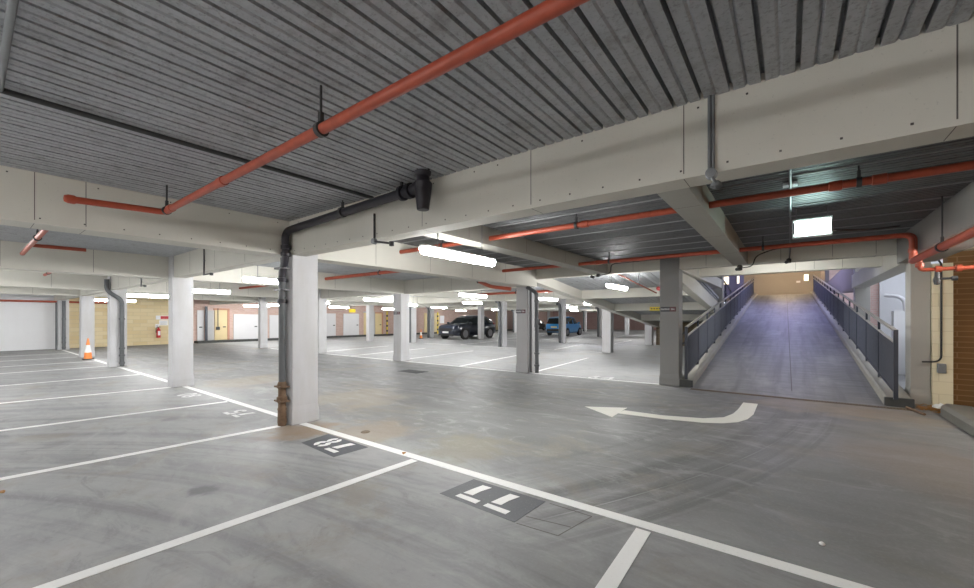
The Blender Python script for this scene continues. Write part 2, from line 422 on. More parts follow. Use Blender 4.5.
for pl in digit7(-4.28,2.535,.215,.33): m.prism(pl,.002,.0042)
for a0,a1 in ((.62*PI,1.43*PI),(-.38*PI,.43*PI)):
    m.prism(polyloop(-4.475,2.63,.105,.095,.062,10,a0,a1),.002,.0042)
    m.prism(polyloop(-4.475,2.785,.09,.085,.055,10,a0,a1),.002,.0042)
o=m.build('bay_number',M['white'],p78); o['label']='white stencilled 78'
# worn numbers of the next bays, and the bay beside the grey column
m=MB()
for pl in digit7(-6.93,2.55,.2,.31): m.prism(pl,.0005,.0036)
m.prism(polyloop(-7.12,2.75,.10,.09,.055,14),.0005,.0036); m.prism([(-7.22,2.53),(-7.03,2.53),(-7.03,2.58),(-7.22,2.60)],.0005,.0036)
m.prism([(-7.07,2.58),(-7.01,2.58),(-7.02,2.78),(-7.08,2.78)],.0005,.0036)
o=m.build('bay_number',M['faded'],FL); o['label']='worn white stencilled 79'
m=MB()
m.prism(polyloop(-9.28,2.65,.10,.09,.055,14),.0005,.0036); m.prism(polyloop(-9.28,2.80,.09,.085,.05,14),.0005,.0036)
m.prism(polyloop(-9.52,2.72,.11,.17,.06,16),.0005,.0036)
o=m.build('bay_number',M['faded'],FL); o['label']='worn white stencilled 80'
m=MB()
m.prism(polyloop(-4.02,9.78,.12,.11,.06,14),.0005,.0036); m.prism([(-4.14,9.76),(-4.07,9.76),(-3.93,10.10),(-4.02,10.10)],.0005,.0036)
m.prism([(-3.82,9.78),(-3.52,9.78),(-3.52,9.84),(-3.82,9.84)],.0005,.0036); m.prism([(-3.64,9.66),(-3.57,9.66),(-3.57,10.1),(-3.64,10.1)],.0005,.0036)
m.prism([(-3.82,9.84),(-3.75,9.84),(-3.60,10.1),(-3.68,10.1)],.0005,.0036)
o=m.build('bay_number',M['faded'],FL); o['label']='worn white stencilled 64'
# saw-cut lines around the repaired slab beside 77
m=MB()
for a,b in [((-1.60,2.47),(-1.28,2.50)),((-1.28,2.50),(-1.20,2.90)),((-1.20,2.90),(-1.56,2.90)),((-1.60,2.60),(-1.26,2.66))]: m.prism(strip(a,b,.007),.0004,.0012)
m.build('saw_cut',M['joint'],FL)

# ------------------------------------------------------------------ decks (ribbed steel sheet)
def deck(name,x0,x1,y0,y1,along,label,pitch=.158,z=ZD,zfun=None,edge=0.,mat='deck'):
    m=MB(); L0,L1=(y0,y1) if along=='y' else (x0,x1); C0,C1=(x0,x1) if along=='y' else (y0,y1)
    zf=zfun or (lambda y:z); prof=[]; c=C0; k=0
    while c<C1-.03:
        e=min(c+pitch,C1)
        mid=(c+e-.024)/2
        prof+=[(c,0.),(mid-.012,0.),(mid,.016 if k%2 else .008),(mid+.012,0.),(e-.024,0.),(e-.024,.07),(e,.07)]
        c=e; k+=1
    b=len(m.v)
    for t in (L0,L1):
        for q,h in prof: m.v.append((q,t,zf(t)+h) if along=='y' else (t,q,zf(q)+h))
    n=len(prof)
    for i in range(n-1): m.f.append((b+i,b+i+1,b+n+i+1,b+n+i)); m.m.append(0)
    if along=='y': m.hexa([(x0,y0,zf(y0)+.08),(x1,y0,zf(y0)+.08),(x1,y1,zf(y1)+.08),(x0,y1,zf(y1)+.08),(x0,y0,zf(y0)+.16),(x1,y0,zf(y0)+.16),(x1,y1,zf(y1)+.16),(x0,y1,zf(y1)+.16)])
    else: m.box(x0,y0,z+.08,x1,y1,z+.18)
    if edge:
        c=C0+edge
        while c<C1-.05:
            if along=='x': m.box(x0,c,z-.010,x1,c+.012,z+.004,1)
            else: m.box(c,y0,z-.010,c+.012,y1,z+.004,1)
            c+=edge
    return struct(m.build(name,[M[mat],M['deckedge']]),label,'ceiling')
deck('ceiling',-5.80,3.2,-9,2.90,'y','ribbed grey steel deck ceiling above the numbered bays')
deck('ceiling',-29.5,-5.85,-9,2.90,'y','ribbed steel deck ceiling above the bays beside the white end wall')
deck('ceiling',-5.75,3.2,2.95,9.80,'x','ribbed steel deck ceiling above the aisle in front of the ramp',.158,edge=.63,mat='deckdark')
deck('ceiling',-29.5,-5.80,2.95,9.80,'x','ribbed steel deck ceiling above the aisle beyond the black drain pipe',.158)
deck('ceiling',-29.5,-6.2,9.80,56,'y','ribbed steel deck ceiling over the far rows of bays',.32)
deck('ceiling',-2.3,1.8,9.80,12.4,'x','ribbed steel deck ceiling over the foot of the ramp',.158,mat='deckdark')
SL=.112
zso=lambda y:2.60-SL*(y-10.3)
deck('ceiling',-6.05,-2.1,9.9,33.5,'y','sloping steel deck underside of the other ramp',.30,zfun=lambda y:zso(y)+.30)

# ------------------------------------------------------------------ beams
def beam(axis,a0,a1,b0,b1,zb,label,zt=ZD+.05,seams=(),bolts=None,face=None,mat=None):
    """axis x: runs a0..a1 in x, thickness b0..b1 in y. face: side that shows board joints and bolts"""
    m=MB()
    B=(lambda p,q,r,s,z0,z1,mi=0: m.box(p,r,z0,q,s,z1,mi)) if axis=='x' else (lambda p,q,r,s,z0,z1,mi=0: m.box(r,p,z0,s,q,z1,mi))
    B(a0,a1,b0,b1,zb,zt)
    f=b0 if face=='lo' else b1
    for sx in seams: B(sx,sx+.006,f-.0015,f+.0015,zb+.03,ZD-.002,1); B(sx,sx+.004,b0+.01,b1-.01,zb-.001,zb+.001,1)
    if bolts:
        t=a0+.15
        while t<a1:
            B(t,t+.012,f-.002,f+.002,zb+.045,zb+.057,2)
            if int(t*10)%2: B(t+.1,t+.112,f-.002,f+.002,ZD-.05,ZD-.038,2)
            t+=bolts
    return struct(m.build('concrete_beam',[mat or M['board'],M['joint'],M['bolt']],bevel=.006),label,'beam')
beam('x',-5.66,3.2,2.82,3.035,2.405,'long cream boarded beam running from the piped column to the right',seams=(-2.964,-1.692,-.55,.62),bolts=.26,face='lo')
for x0,x1,l in [(-11.05,-6.0,'cream beam between the piped column and the second column along the bay line'),(-17.15,-11.4,'cream beam between the second and third columns along the bay line'),(-22.0,-17.5,'cream beam between the third column and the coned column'),(-29.5,-22.4,'cream beam between the coned column and the white end wall')]:
    beam('x',x0,x1,2.83,3.04,2.41,l,seams=(x0+1.3,x0+2.6,x0+3.9),face='lo')
XB=[(-6.01,-5.65,'cream boarded beam running towards the camera from the piped column'),(-11.42,-11.04,'cream beam running towards the camera from the second column'),(-17.5,-17.12,'cream beam running towards the camera from the third column'),(-22.45,-22.05,'cream beam running towards the camera from the coned column')]
for x0,x1,l in XB:
    beam('y',-9,3.03,x0,x1,2.40,l,seams=(-.6,.419,.763 if x0>-7 else 1.6),bolts=.3 if x0>-7 else None,face='hi')
    beam('y',3.04,9.75,x0+.02,x1,2.402,l.replace('towards the camera','across the aisle'),seams=(4.3,5.6,6.9,8.2),face='hi')
beam('y',3.03,9.74,-3.93,-3.62,2.62,'cream beam across the aisle near the hanging tube light',seams=(4.35,5.9,7.4,8.9),face='hi',mat=M['conc_cross'])
beam('y',3.03,9.74,-.95,-.69,2.62,'cream beam across the aisle in front of the ramp',seams=(4.4,6.2,7.9),face='hi',mat=M['conc_cross'])
beam('y',-9,9.74,1.46,1.92,2.45,'grey concrete beam along the right side above the kerb',mat=M['conc_dull'])
beam('y',9.96,17.6,1.60,1.95,2.50,'pale concrete beam along the right side of the ramp foot',mat=M['soffit'])
beam('x',-5.82,3.2,9.73,9.96,2.62,'cream boarded beam over the foot of the ramp and the grey column',seams=(-3.,-1.45,-.15,.62,1.2),face='lo',zt=3.2)
beam('x',-2.0,1.6,12.2,12.45,2.655,'pale beam edging the ramp opening, lit from beyond',zt=3.3,seams=(.1,.45,.95),face='lo')
beam('y',9.97,16.7,-2.28,-1.98,2.62,'cream beam beside the ramp behind the grey column')
for i,(x0,x1) in enumerate([(-11.25,-6.2),(-17.1,-11.25),(-22.,-17.1),(-29.5,-22.)]):
    beam('x',x0,x1,9.62,9.86,2.405,['cream beam over the far side of the aisle left of the piped sign column','cream beam over the far side of the aisle at the second sign column','cream beam over the far side of the aisle, third bay along','cream beam over the far side of the aisle by the doors'][i],seams=(x0+1.2,x0+2.5,x0+3.8),face='lo')
for y0,l in ((17.3,'beam over the row of columns in front of the parked cars'),(23.2,'beam over the row of columns beside the dark car'),(31.2,'beam over the row beyond the dark car'),(37.5,'beam over the row beyond the blue car'),(45.2,'beam over the last row of columns')):
    beam('x',-29.5,-6.2,y0,y0+.24,2.46,'cream '+l)
for x0,l in ((-12.3,'beam running to the far wall behind the second sign column'),(-18.9,'beam running to the far wall above the dark car'),(-22.9,'beam running to the far wall near the doors')):
    beam('y',9.86,56,x0,x0+.36,2.44,'cream '+l)
# the other ramp: sloping side beams, cross beams, slab edge
def slopebeam(x0,x1,y0,y1,depth,drop,label,mat):
    m=MB(); p=[]
    for z in (-drop,depth):
        p+=[(x0,y0,zso(y0)+z),(x1,y0,zso(y0)+z),(x1,y1,zso(y1)+z),(x0,y1,zso(y1)+z)]
    m.hexa(p); return struct(m.build('ramp_side_beam',mat,bevel=.008),label,'beam')
slopebeam(-6.32,-6.02,9.97,30.,.52,0.,'cream sloping side beam of the other ramp beside the sign columns',M['soffit'])
slopebeam(-2.3,-2.08,9.98,16.85,.22,.18,'cream sloping side beam of the other ramp beside the railing',M['soffit'])
for y,l in ((13.6,'first cream cross beam under the other ramp, with a red alarm'),(17.0,'second cross beam under the other ramp, with a yellow sign'),(20.8,'third cross beam low under the other ramp')):
    struct(MB().box(-6.02,y,zso(y),-2.3,y+.3,zso(y)+.33).build('concrete_beam',M['soffit'],bevel=.008),l,'beam')

# ------------------------------------------------------------------ columns
def column(x0,x1,y0,d,label,group=None,mat='conc',top=ZD,flare=True):
    m=MB(); y1=y0+d
    if flare:
        f=.014
        rings=[[(x0-a,y0-a,z),(x1+a,y0-a,z),(x1+a,y1+a,z),(x0-a,y1+a,z)] for a,z in ((f,0.),(f,.16),(0.,.26),(0.,top))]
        m.ring_loft(rings)
    else: m.box(x0,y0,0,x1,y1,top)
    return struct(m.build('concrete_column',M[mat],bevel=.012),label,'column',group)
column(-5.865,-5.588,2.83,.385,'pale concrete column with a black drain pipe down its side')
column(-11.03,-10.75,2.80,.39,'pale concrete column between the piped column and the one with the grey pipe')
column(-17.13,-16.80,2.80,.41,'pale concrete column with a grey drain pipe on its front')
column(-22.5,-22.08,2.86,.38,'pale concrete column behind the traffic cone')
column(-28.6,-28.25,2.86,.38,'pale wall column at the corner of the white wall with a dark pipe')
column(-2.375,-1.975,9.66,.40,'grey painted column with a black sign beside the ramp railing',mat='conc_grey')
column(-6.19,-5.81,9.53,.38,'pale column with a black sign and two grey pipes',mat='conc_dim')
column(-11.47,-11.06,9.50,.40,'pale column with a small dark sign in front of the parked dark car')
column(-16.9,-16.5,9.52,.38,'pale concrete column behind the piped column')
column(-22.0,-21.75,9.35,.36,'pale column in front of the white doors of the end wall')
far=[(-19.25,-18.98,17.2,'pale column with a dark pipe right of the second sign column'),(-12.5,-12.2,17.5,'column with dark pipe between the dark car and the piped sign column'),
     (-6.72,-6.33,17.4,'pale column under the sloping ramp beam'),(-23.,-22.65,16.7,'slim column in front of the cream door'),
     (-23.1,-22.75,22.6,'slim column beside the small far cone'),(-18.62,-18.3,23.4,'column standing in front of the dark car'),(-11.6,-11.3,22.8,'column standing in front of the blue car'),
     (-6.72,-6.33,24.0,'column before the dark brick wall under the ramp'),(-12.8,-12.52,32.2,'column right of the blue car'),(-24.5,-24.25,37.2,'column far beyond the piped sign column'),
     (-12.75,-12.4,38.8,'column before the pink far wall, right of the blue car'),(-19.9,-19.6,45.5,'last row column above the blue car bonnet'),(-24.35,-24.1,44.6,'last row column left of the blue car')]
for x0,x1,y,l in far: column(x0,x1,y,.38,l,flare=False)
column(1.70,1.95,10.2,.40,'grey column right of the ramp beside the cream block pier',mat='conc_mid')
column(1.66,2.02,17.4,.40,'grey column outside the right ramp railing',mat='conc_mid',top=6.)
column(-2.32,-1.98,16.9,.42,'grey column rising behind the left ramp railing',mat='conc_mid',top=6.)

def plate_sign(x0,x1,y,z0,z1,label):
    t=thing('column_sign',((x0+x1)/2,y,z0),label,'sign')
    w=x1-x0; xs=x0+w*.60
    pa=MB().box(x0,y-.012,z0,xs,y,z1).build('sign_plate',M['signblack'],t)
    o=MB().box(xs,y-.012,z0,x1,y,z1).build('sign_plate',M['signred'],t); o['label']='dark red end of the sign'
    m=MB(); zc=(z0+z1)/2; hh=(z1-z0)*.15
    def glyph(x,ww,k):
        if k%3!=1: m.box(x,y-.0135,zc-hh,x+ww*.28,y-.0125,zc+hh)
        if k%4!=2: m.box(x,y-.0135,zc+hh*.55,x+ww,y-.0125,zc+hh)
        m.box(x+ww*.66,y-.0135,zc-hh,x+ww,y-.0125,zc+hh*.6)
        if k%2: m.box(x,y-.0135,zc-hh,x+ww,y-.0125,zc-hh*.5)
    for k in range(9): glyph(x0+w*.03+k*w*.062,w*.048,k)
    m.build('lettering',M['signwhite'],pa); m=MB()
    for k in range(2): glyph(x0+w*(.68+.12*k),w*.09,k+1)
    m.build('lettering',M['signwhite'],o)
plate_sign(-2.355,-2.03,9.66,1.665,1.775,'black and dark red sign on the grey column beside the railing')
plate_sign(-6.19,-5.88,9.53,1.66,1.765,'black sign with white lettering on the column with two grey pipes')
plate_sign(-11.45,-11.10,9.50,1.665,1.765,'small dark sign on the pale column in front of the dark car')

# ------------------------------------------------------------------ walls
def wall(name,b,mat,label): return struct(MB().box(*b).build(name,mat),label,'wall')
wall('wall_left',(-29.9,-9.2,0,-29.3,2.9,3.1),M['whitewall'],'white painted end wall beyond the numbered bays')
wall('wall_end_tan',(-29.9,2.9,0,-29.5,8.75,3.1),M['tanbrick'],'tan sandstone block wall with the fire extinguisher')
wall('wall_end_pink',(-29.9,8.75,0,-29.55,56.3,3.1),M['pinkbrick'],'pink brick end wall behind the white doors')
wall('wall_far',(-29.9,56,0,-2,56.3,3.1),M['pinkbrick_x'],'pink brick wall far behind the blue car')
wall('wall_east',(-6.2,24.6,0,-6.0,56,3.1),M['pinkbrick'],'brick side wall beyond the other ramp')
wall('wall_under_ramp',(-6.2,24.4,0,-2.1,24.6,1.6),M['darkbrick'],'dark brown brick wall closing the space under the other ramp')
wall('wall_back',(-29.9,-9.3,0,3.4,-9.0,3.1),M['whitewall'],'white painted wall behind the camera')
wall('wall_right',(3.2,-9.2,0,3.4,10.4,3.1),M['brownbrick'],'brown brick side wall past the kerb')
wall('wall_brown_brick',(2.19,10.42,0,3.4,10.7,3.1),M['brownbrick'],'warm brown brick wall right of the cream block pier')
wall('wall_block_pier',(1.953,10.12,0,2.19,10.72,2.45),M['creambrick'],'cream painted block pier between grey column and brown brick wall')
wall('wall_ramp_top',(-6.4,38.0,2.9,2.4,38.3,6.2),M['beige'],'beige wall closing the top of the ramp')
wall('wall_upper_left',(-6.4,30.0,2.9,-2.35,30.25,6.2),M['mauve'],'mauve upper wall left of the ramp with small lit windows')
wall('wall_upper_side',(-6.5,10.2,2.98,-6.35,38,6.2),M['mauve'],'mauve upper side wall above the other ramp')
wall('wall_upper_right',(1.75,33.,2.6,1.95,38,6.2),M['mauve'],'mauve upper wall along the right of the ramp')
struct(MB().box(-6.5,13.3,6.0,2.1,38.3,6.2).build('ceiling',M['conc_mid']),'concrete ceiling of the upper level above the ramp','ceiling')
struct(MB().box(-6.4,13.05,3.05,2.0,13.2,6.2).build('wall_upper_front',M['mauve']),'upper wall above the ramp opening','wall')
# daylit yard right of the ramp
wall('wall_yard_pink',(2.05,19.3,0,2.46,19.55,5.),M['pinkyard'],'pink brick yard wall in daylight beyond the right railing')
wall('wall_yard_white',(2.46,19.2,0,9.2,19.5,3.4),M['whitewall'],'white rendered yard wall in daylight beyond the right railing')
wall('wall_yard_low',(2.25,15.4,0,9.2,15.7,1.72),M['whitewall'],'low white yard wall beyond the right railing')
wall('wall_yard_block',(2.55,14.2,0,9.2,14.5,1.15),M['conc_mid'],'grey concrete block in the yard beyond the right railing')
wall('wall_yard_end',(1.95,35.,0,9.2,35.3,9.),M['pinkyard'],'tall pink brick wall at the far end of the daylit yard')
wall('wall_yard_side',(9.,10.7,0,9.2,34,5.),M['whitewall'],'white side wall of the yard')
T=thing('yard_handrail',(2.9,18.6,1.7),'white curved handrail in the daylit yard right of the ramp','handrail')
MB().tube(fillet([(2.55,18.9,2.30),(2.98,18.7,2.22),(3.02,18.6,1.5),(3.02,18.6,0.)],.3),.06,10).build('rail',M['signwhite'],T,smooth=.7)
T=thing('yard_notice',(2.95,18.4,1.4),'small orange notice in the daylit yard beside the white handrail','sign')
MB().box(2.86,18.40,1.28,3.08,18.42,1.62).build('sign_plate',M['noticeorange'],T); MB().box(2.95,18.42,0,2.99,18.46,1.62).build('post',M['galv'],T)
# sloping brown slab of the stair over the right of the ramp
struct(MB().hexa([(1.72,17.8,2.40),(1.95,17.8,2.40),(1.95,31.,2.95),(1.72,31.,2.95),(1.72,17.8,3.6),(1.95,17.8,3.6),(1.95,31.,3.62),(1.72,31.,3.62)]).build('stair_slab',M['brownslab']),'sloping brown slab above the right ramp railing','slab')
# small lit windows
for (x,y,w,z0,z1,l) in ((-3.55,29.97,.42,3.72,4.25,'small lit window on the mauve wall left of the ramp'),(-2.72,29.97,.16,3.75,4.25,'narrow lit window on the mauve wall beside the ramp top')):
    t=thing('lit_window',(x,y,z0),l,'window')
    MB().box(x,y-.04,z0,x+w,y,z1).build('frame',M['housing'],t)
    MB().box(x+.03,y-.05,z0+.03,x+w-.03,y-.04,z1-.03).build('pane',emit('window_glow_warm',(1.,.80,.45),2.2),t)
t=thing('wall_light',(.72,38,4.25),'small bright light box on the beige wall at the top of the ramp','light')
MB().box(.80,37.9,4.32,1.1,38,4.82).build('housing',M['housing'],t); MB().box(.83,37.88,4.35,1.07,37.9,4.79).build('diffuser',emit('wall_light_glow',(1.,.85,.55),2.5),t)
MB().box(.36,37.93,4.22,.6,38,4.36).build('switch_plate',M['signwhite'],t)

# ------------------------------------------------------------------ ramp, kerbs, railings
RM=.128
sk=lambda y:-.0088*max(0.,y-9.7)          # the ramp runs very slightly out of square with the columns
def rz(y): return max(0.,RM*(y-9.70))
ys=[9.55,9.72,10.1,10.4,10.7,11.2,13,16,20,25,30,34.6,35.2,38.]
def rzz(y): return min(rz(y),3.24)
m=MB(); ring=[]
rings=[[(-1.72+sk(y),y,-.05),(1.32+sk(y),y,-.05),(1.32+sk(y),y,rzz(y)+.002),(-1.72+sk(y),y,rzz(y)+.002)] for y in ys]
m.ring_loft(rings)
for x0 in (.02,):                                            # slab joint up the ramp
    for a,b in zip(ys[2:-2],ys[3:-1]):
        p,q=x0+sk(a),x0+sk(b); m.hexa([(p,a,rzz(a)-.01),(p+.016,a,rzz(a)-.01),(q+.016,b,rzz(b)-.01),(q,b,rzz(b)-.01),(p,a,rzz(a)+.0035),(p+.016,a,rzz(a)+.0035),(q+.016,b,rzz(b)+.0035),(q,b,rzz(b)+.0035)],1)
struct(m.build('ramp',[M['ramp'],M['joint']]),'worn concrete car ramp climbing between two dark railings','ramp')
def kerb(x0,x1,label,flip):
    m=MB(); rings=[]
    for y in [9.72]+ys[2:]:
        z=rzz(y)+.15
        d=sk(y); rings.append([(x0+d,y,-.04),(x1+d,y,-.04),(x1+d,y,z-.03),(x1-.03+d,y,z),(x0+.03+d,y,z),(x0+d,y,z-.03)])
    m.ring_loft(rings,0)
    m.box(x0+.0,9.66,0,x1-.0,9.72,.15,1)
    return struct(m.build('ramp_kerb',[M['kerb'],M['kerbdark']]),label,'kerb')
kerb(-1.98,-1.70,'concrete kerb with dark end along the left of the ramp',0)
kerb(1.30,1.66,'concrete kerb with dark end along the right of the ramp',1)
# raised kerb by the brown wall
m=MB(); rings=[]
for y in (-9,7.6,8.6,9.2,9.45):
    xx=1.86 if y<9.3 else 1.92
    rings.append([(xx,y,0),(xx+.32,y,0),(xx+.32,y,.15),(xx+.05,y,.16),(xx,y,.12)])
m.ring_loft(rings); struct(m.build('side_kerb',M['kerbside'],smooth=.6),'raised concrete kerb in front of the brown brick wall','kerb')
t=MB()
for k in range(86):
    x=-1.68+k*.0385; y=9.47+.0*k
    t.box(x,9.40,.0005,x+.018,9.50,.007)
t.box(-1.70,9.385,.0005,1.62,9.40,.009).box(-1.70,9.50,.0005,1.62,9.515,.009).box(-1.7,9.40,.0005,1.62,9.50,.002,1)
tag(t.build('drain_grating',[M['grating'],M['black']],loc=(0,9.45,0)),'rusty slotted drain grating across the foot of the ramp','grating')

def railing(x,y0,y1,n,label,side):
    z0=lambda y:rzz(y)+.15
    T=thing('ramp_railing',(x,y0,z0(y0)),label,'railing')
    st=[y0+(y1-y0)*k/n for k in range(n+1)]
    yy=[y0+.001]+[y for y in (10.6,11.2) if y>y0]+st[2:]
    def bar(h,w,t,name,mat):
        m=MB(); rings=[]
        for y in yy: d=x+sk(y); rings.append([(d-w,y,z0(y)+h),(d+w,y,z0(y)+h),(d+w,y,z0(y)+h+t),(d-w,y,z0(y)+h+t)])
        m.ring_loft(rings); return m.build(name,mat,T)
    bar(1.135,.028,.035,'handrail',M['railtop']); bar(.93,.018,.030,'mid_rail',M['railtop']); bar(.085,.018,.03,'bottom_rail',M['rail'])
    xb=x
    for k,y in enumerate(st):
        w=.028 if k==0 else .018; x=xb+sk(y)
        MB().box(x-w,y-w,z0(y)-.02,x+w,y+w,z0(y)+1.135+(.03 if k==0 else 0)).build('post',M['rail'],T)
        if k: MB().box(x-.05-side*.05,y-.045,z0(y)-.012,x+.05-side*.05,y+.045,z0(y)+.015).build('foot_plate',M['galv'] if side<0 else M['darkmetal'],T)
    for a,b in zip(st[:-1],st[1:]):
        m=MB(); c=a+.05
        while c<b-.03:
            x=xb+sk(c)
            m.hexa([(x-.007,c,z0(c)+.1),(x+.007,c,z0(c)+.1),(x+.007,c+.013,z0(c)+.1),(x-.007,c+.013,z0(c)+.1),(x-.007,c,z0(c)+.94),(x+.007,c,z0(c)+.94),(x+.007,c+.013,z0(c)+.94),(x-.007,c+.013,z0(c)+.94)])
            c+=.043
        m.build('infill_bars',M['infill'],T)
    return T
LR=railing(-1.85,9.80,33.8,16,'dark barred railing along the left side of the ramp',1)
railing(1.43,9.62,33.8,16,'dark barred railing along the right side of the ramp',-1)
# short stub rails from the left post to the grey column
for z in (1.16,.93): MB().tube([(-1.955,9.98,z),(-1.87,9.80,z+.06)],.018,8).build('stub_rail',M['rail'],LR)
# railing of the other ramp, seen above the side beam
T=thing('upper_railing',(-2.15,18.,2.3),'dark sloping railing of the other ramp seen above the left handrail','railing')
def zu(y): return zso(y)+.42
for h in (1.0,.6):
    MB().hexa([(-2.2,17.6,zu(17.6)+h),(-2.16,17.6,zu(17.6)+h),(-2.16,28,zu(28)+h),(-2.2,28,zu(28)+h),(-2.2,17.6,zu(17.6)+h+.05),(-2.16,17.6,zu(17.6)+h+.05),(-2.16,28,zu(28)+h+.05),(-2.2,28,zu(28)+h+.05)]).build('rail',M['rail'],T)
for y in (18.,19.6,21.2,22.8,24.4): MB().box(-2.2,y,zu(y)-.25,-2.16,y+.04,zu(y)+1.).build('post',M['rail'],T)

# ------------------------------------------------------------------ tube lights
def make_light(loc,label,mat='lamp',hang=None,L=1.45):
    x,y,z=loc; h=hang if hang is not None else ZD-z-.03
    t=thing('tube_light',loc,label,'light')
    MB().box(x-.05,y-L/2,z+.045,x+.05,y+L/2,z+.08).build('housing',M['housing'],t,bevel=.008)
    prof=[(-.055,.05),(-.06,0.02),(-.045,-.03),(0,-.045),(.045,-.03),(.06,.02),(.055,.05)]
    m=MB(); m.ring_loft([[(x+a*s,y+q,z+b*s+(.05*(1-s))) for a,b in prof] for q,s in ((-L/2,.75),(-L/2+.03,1),(L/2-.03,1),(L/2,.75))])
    m.build('diffuser',M[mat],t,smooth=.9)
    for q in (-.45,.45): MB().tube([(x,y+q,z+.08),(x,y+q,z+h)],.006,6).build('hanger',M['conduit'],t)
    return t
l0=make_light((-3.52,4.07,2.32),'tube light hanging behind the long beam, largest in view')
names=[((-9.08,4.30,2.32),'tube light just left of the piped column'),((-13.9,4.35,2.32),'tube light right of the column second along the bay line'),
 ((-18.4,4.2,2.32),'tube light between the grey piped column and the second column'),((-24.2,4.2,2.32),'tube light above the traffic cone'),
 ((-8.75,10.75,2.30),'tube light left of the piped sign column above the dark car'),((-14.0,10.8,2.30),'tube light left of the second sign column'),
 ((-19.0,10.8,2.30),'tube light behind the piped column, beyond the aisle'),((-23.8,10.9,2.30),'tube light right of the column before the white doors'),((-26.6,11.2,2.30),'tube light before the end wall doors'),
 ((-12.75,15.6,2.30),'tube light high above the dark car'),((-7.9,14.6,2.30),'tube light right of the piped sign column'),((-17.6,15.6,2.30),'tube light beyond the second sign column'),((-24.5,15.6,2.30),'tube light near the cream door'),
 ((-19.8,20.5,2.30),'tube light in front of the dark car roof'),((-12.05,25.6,2.30),'tube light above the blue car'),((-8.6,20.5,2.30),'tube light left of the column under the sloping beam'),((-25.8,21.,2.30),'tube light by the hazard post'),
 ((-20.5,28.5,2.30),'tube light behind the dark car'),((-26.,30.,2.30),'tube light by the far end wall'),((-9.,29.,2.30),'tube light right of the blue car'),((-16.2,34.9,2.30),'tube light over the blue car roof'),
 ((-22.5,36.,2.30),'tube light far beyond the piped sign column'),((-10.,38.,2.30),'tube light before the pink far wall'),((-17.,44.,2.30),'tube light over the last bays'),((-25.,50.,2.30),'tube light near the far dark car'),((-12.,50.,2.30),'tube light near the pink far wall')]
for p,l in names: dup(l0,p,label=l,group='tube lights under the steel deck')
l0['group']='tube lights under the steel deck'
for p,l in (((-1.2,-3.6,2.32),'tube light behind the camera over the numbered bays'),((-4.6,-3.6,2.32),'tube light behind the camera, second along'),((-9.,-3.6,2.32),'tube light over the bays left of the camera'),((-14.,-3.6,2.32),'tube light over the left bays, second along'),((-19.5,-3.6,2.32),'tube light over the left bays, third along'),((-25.5,-3.6,2.32),'tube light over the bays by the white end wall'),((1.6,-3.4,2.32),'added fill tube light behind the camera at the kerb end of the bays'),((-11.5,-1.,2.32),'added fill tube light over the left bays before the second column'),((-16.5,-1.2,2.32),'added fill tube light over the left bays before the third column'),((-22.,-1.4,2.32),'added fill tube light over the left bays before the cone'),((-.6,-6.6,2.32),'tube light by the back wall'),((-3.4,-6.6,2.32),'added fill tube light by the back wall, second along'),((-8.6,-7.,2.32),'added fill tube light by the back wall, third along'),((-14.,-7.,2.32),'added fill tube light by the back wall, fourth along'),((-20.,-7.,2.32),'added fill tube light by the back wall, fifth along')):
    dup(l0,p,label=l,group='tube lights out of view')  # kerb-end, back-wall and before-the-column/cone lamps are added unseen as fill light
make_light((2.55,7.2,2.36),'added unseen tube light past the kerb before the brown wall','lampfill')  # unseen lamp added to brighten the pier and the right-hand end
q=make_light((-.2,11.1,2.825),'tube light behind the beam over the ramp foot','lampsoft',.04); q.rotation_euler=(0,0,PI/2)
dup(l0,(-3.78,10.9,2.36),label='tube light under the other ramp beside the grey column',group='tube lights under the steel deck')
make_light((-.25,35.6,5.6),'warm tube light at the top of the ramp','lampwarm',.36)
make_light((-.1,22.5,5.6),'cool tube light above the ramp on the upper level','lampcool',.36)
make_light((-.1,27.,5.6),'cool tube light over the upper ramp on the upper level','lampcool',.36)
make_light((-4.,22.,5.6),'cool tube light above the other ramp','lampcool',.36)

# ------------------------------------------------------------------ sprinkler pipes
def ring_hanger(m,p,r,axis,top=ZD):
    x,y,z=p
    m.lathe([(r+.012,-.018),(r+.012,.018)],p,axis,16); m.tube([(x,y,z+r),(x,y,top+.02)],.008,6); m.box(x-.012,y-.012,z+r,x+.012,y+.012,z+r+.07)
def pipe(name,path,r,mat,label,cat,hangers=(),couplings=(),R=.1,axis='x',parts=()):
    T=thing(name,path[0],label,cat)
    MB().tube(fillet(path,R) if len(path)>2 else path,r,14).build('pipe_run',mat,T,smooth=.7)
    if not hangers:
        a=Vector(path[0]); b=Vector(path[-1]); hangers=[tuple(a+(b-a)*.5)] if len(path)==2 else [path[0]]
        axis='x' if abs((b-a).x)>abs((b-a).y) else 'y'
    for p in hangers:
        m=MB(); ring_hanger(m,p,r,axis); m.build('hanger',M['darkmetal'],T,smooth=.7)
    for p,ax in couplings: MB().lathe([(r*1.02,-.05),(r*1.25,-.045),(r*1.25,.045),(r*1.02,.05)],p,ax,16).build('coupling',mat,T,smooth=.7)
    return T
ZP=2.62; rp=.031
T=thing('sprinkler_pipe',(-5.17,1.29,ZP),'orange red sprinkler pipe under the deck above the numbered bays','pipe')
MB().tube(fillet([(-5.17,.62,2.58),(-5.17,1.29,ZP-.01),(-4.9,1.29,ZP),(1.5,1.29,ZP)],.05),rp,14).build('pipe_run',M['red'],T,smooth=.7)
MB().lathe([(.0,-.045),(.028,-.04),(.040,-.015),(.040,.025),(.031,.04)],(-5.17,.60,2.58),'y',16).build('end_cap',M['red'],T,smooth=.7)
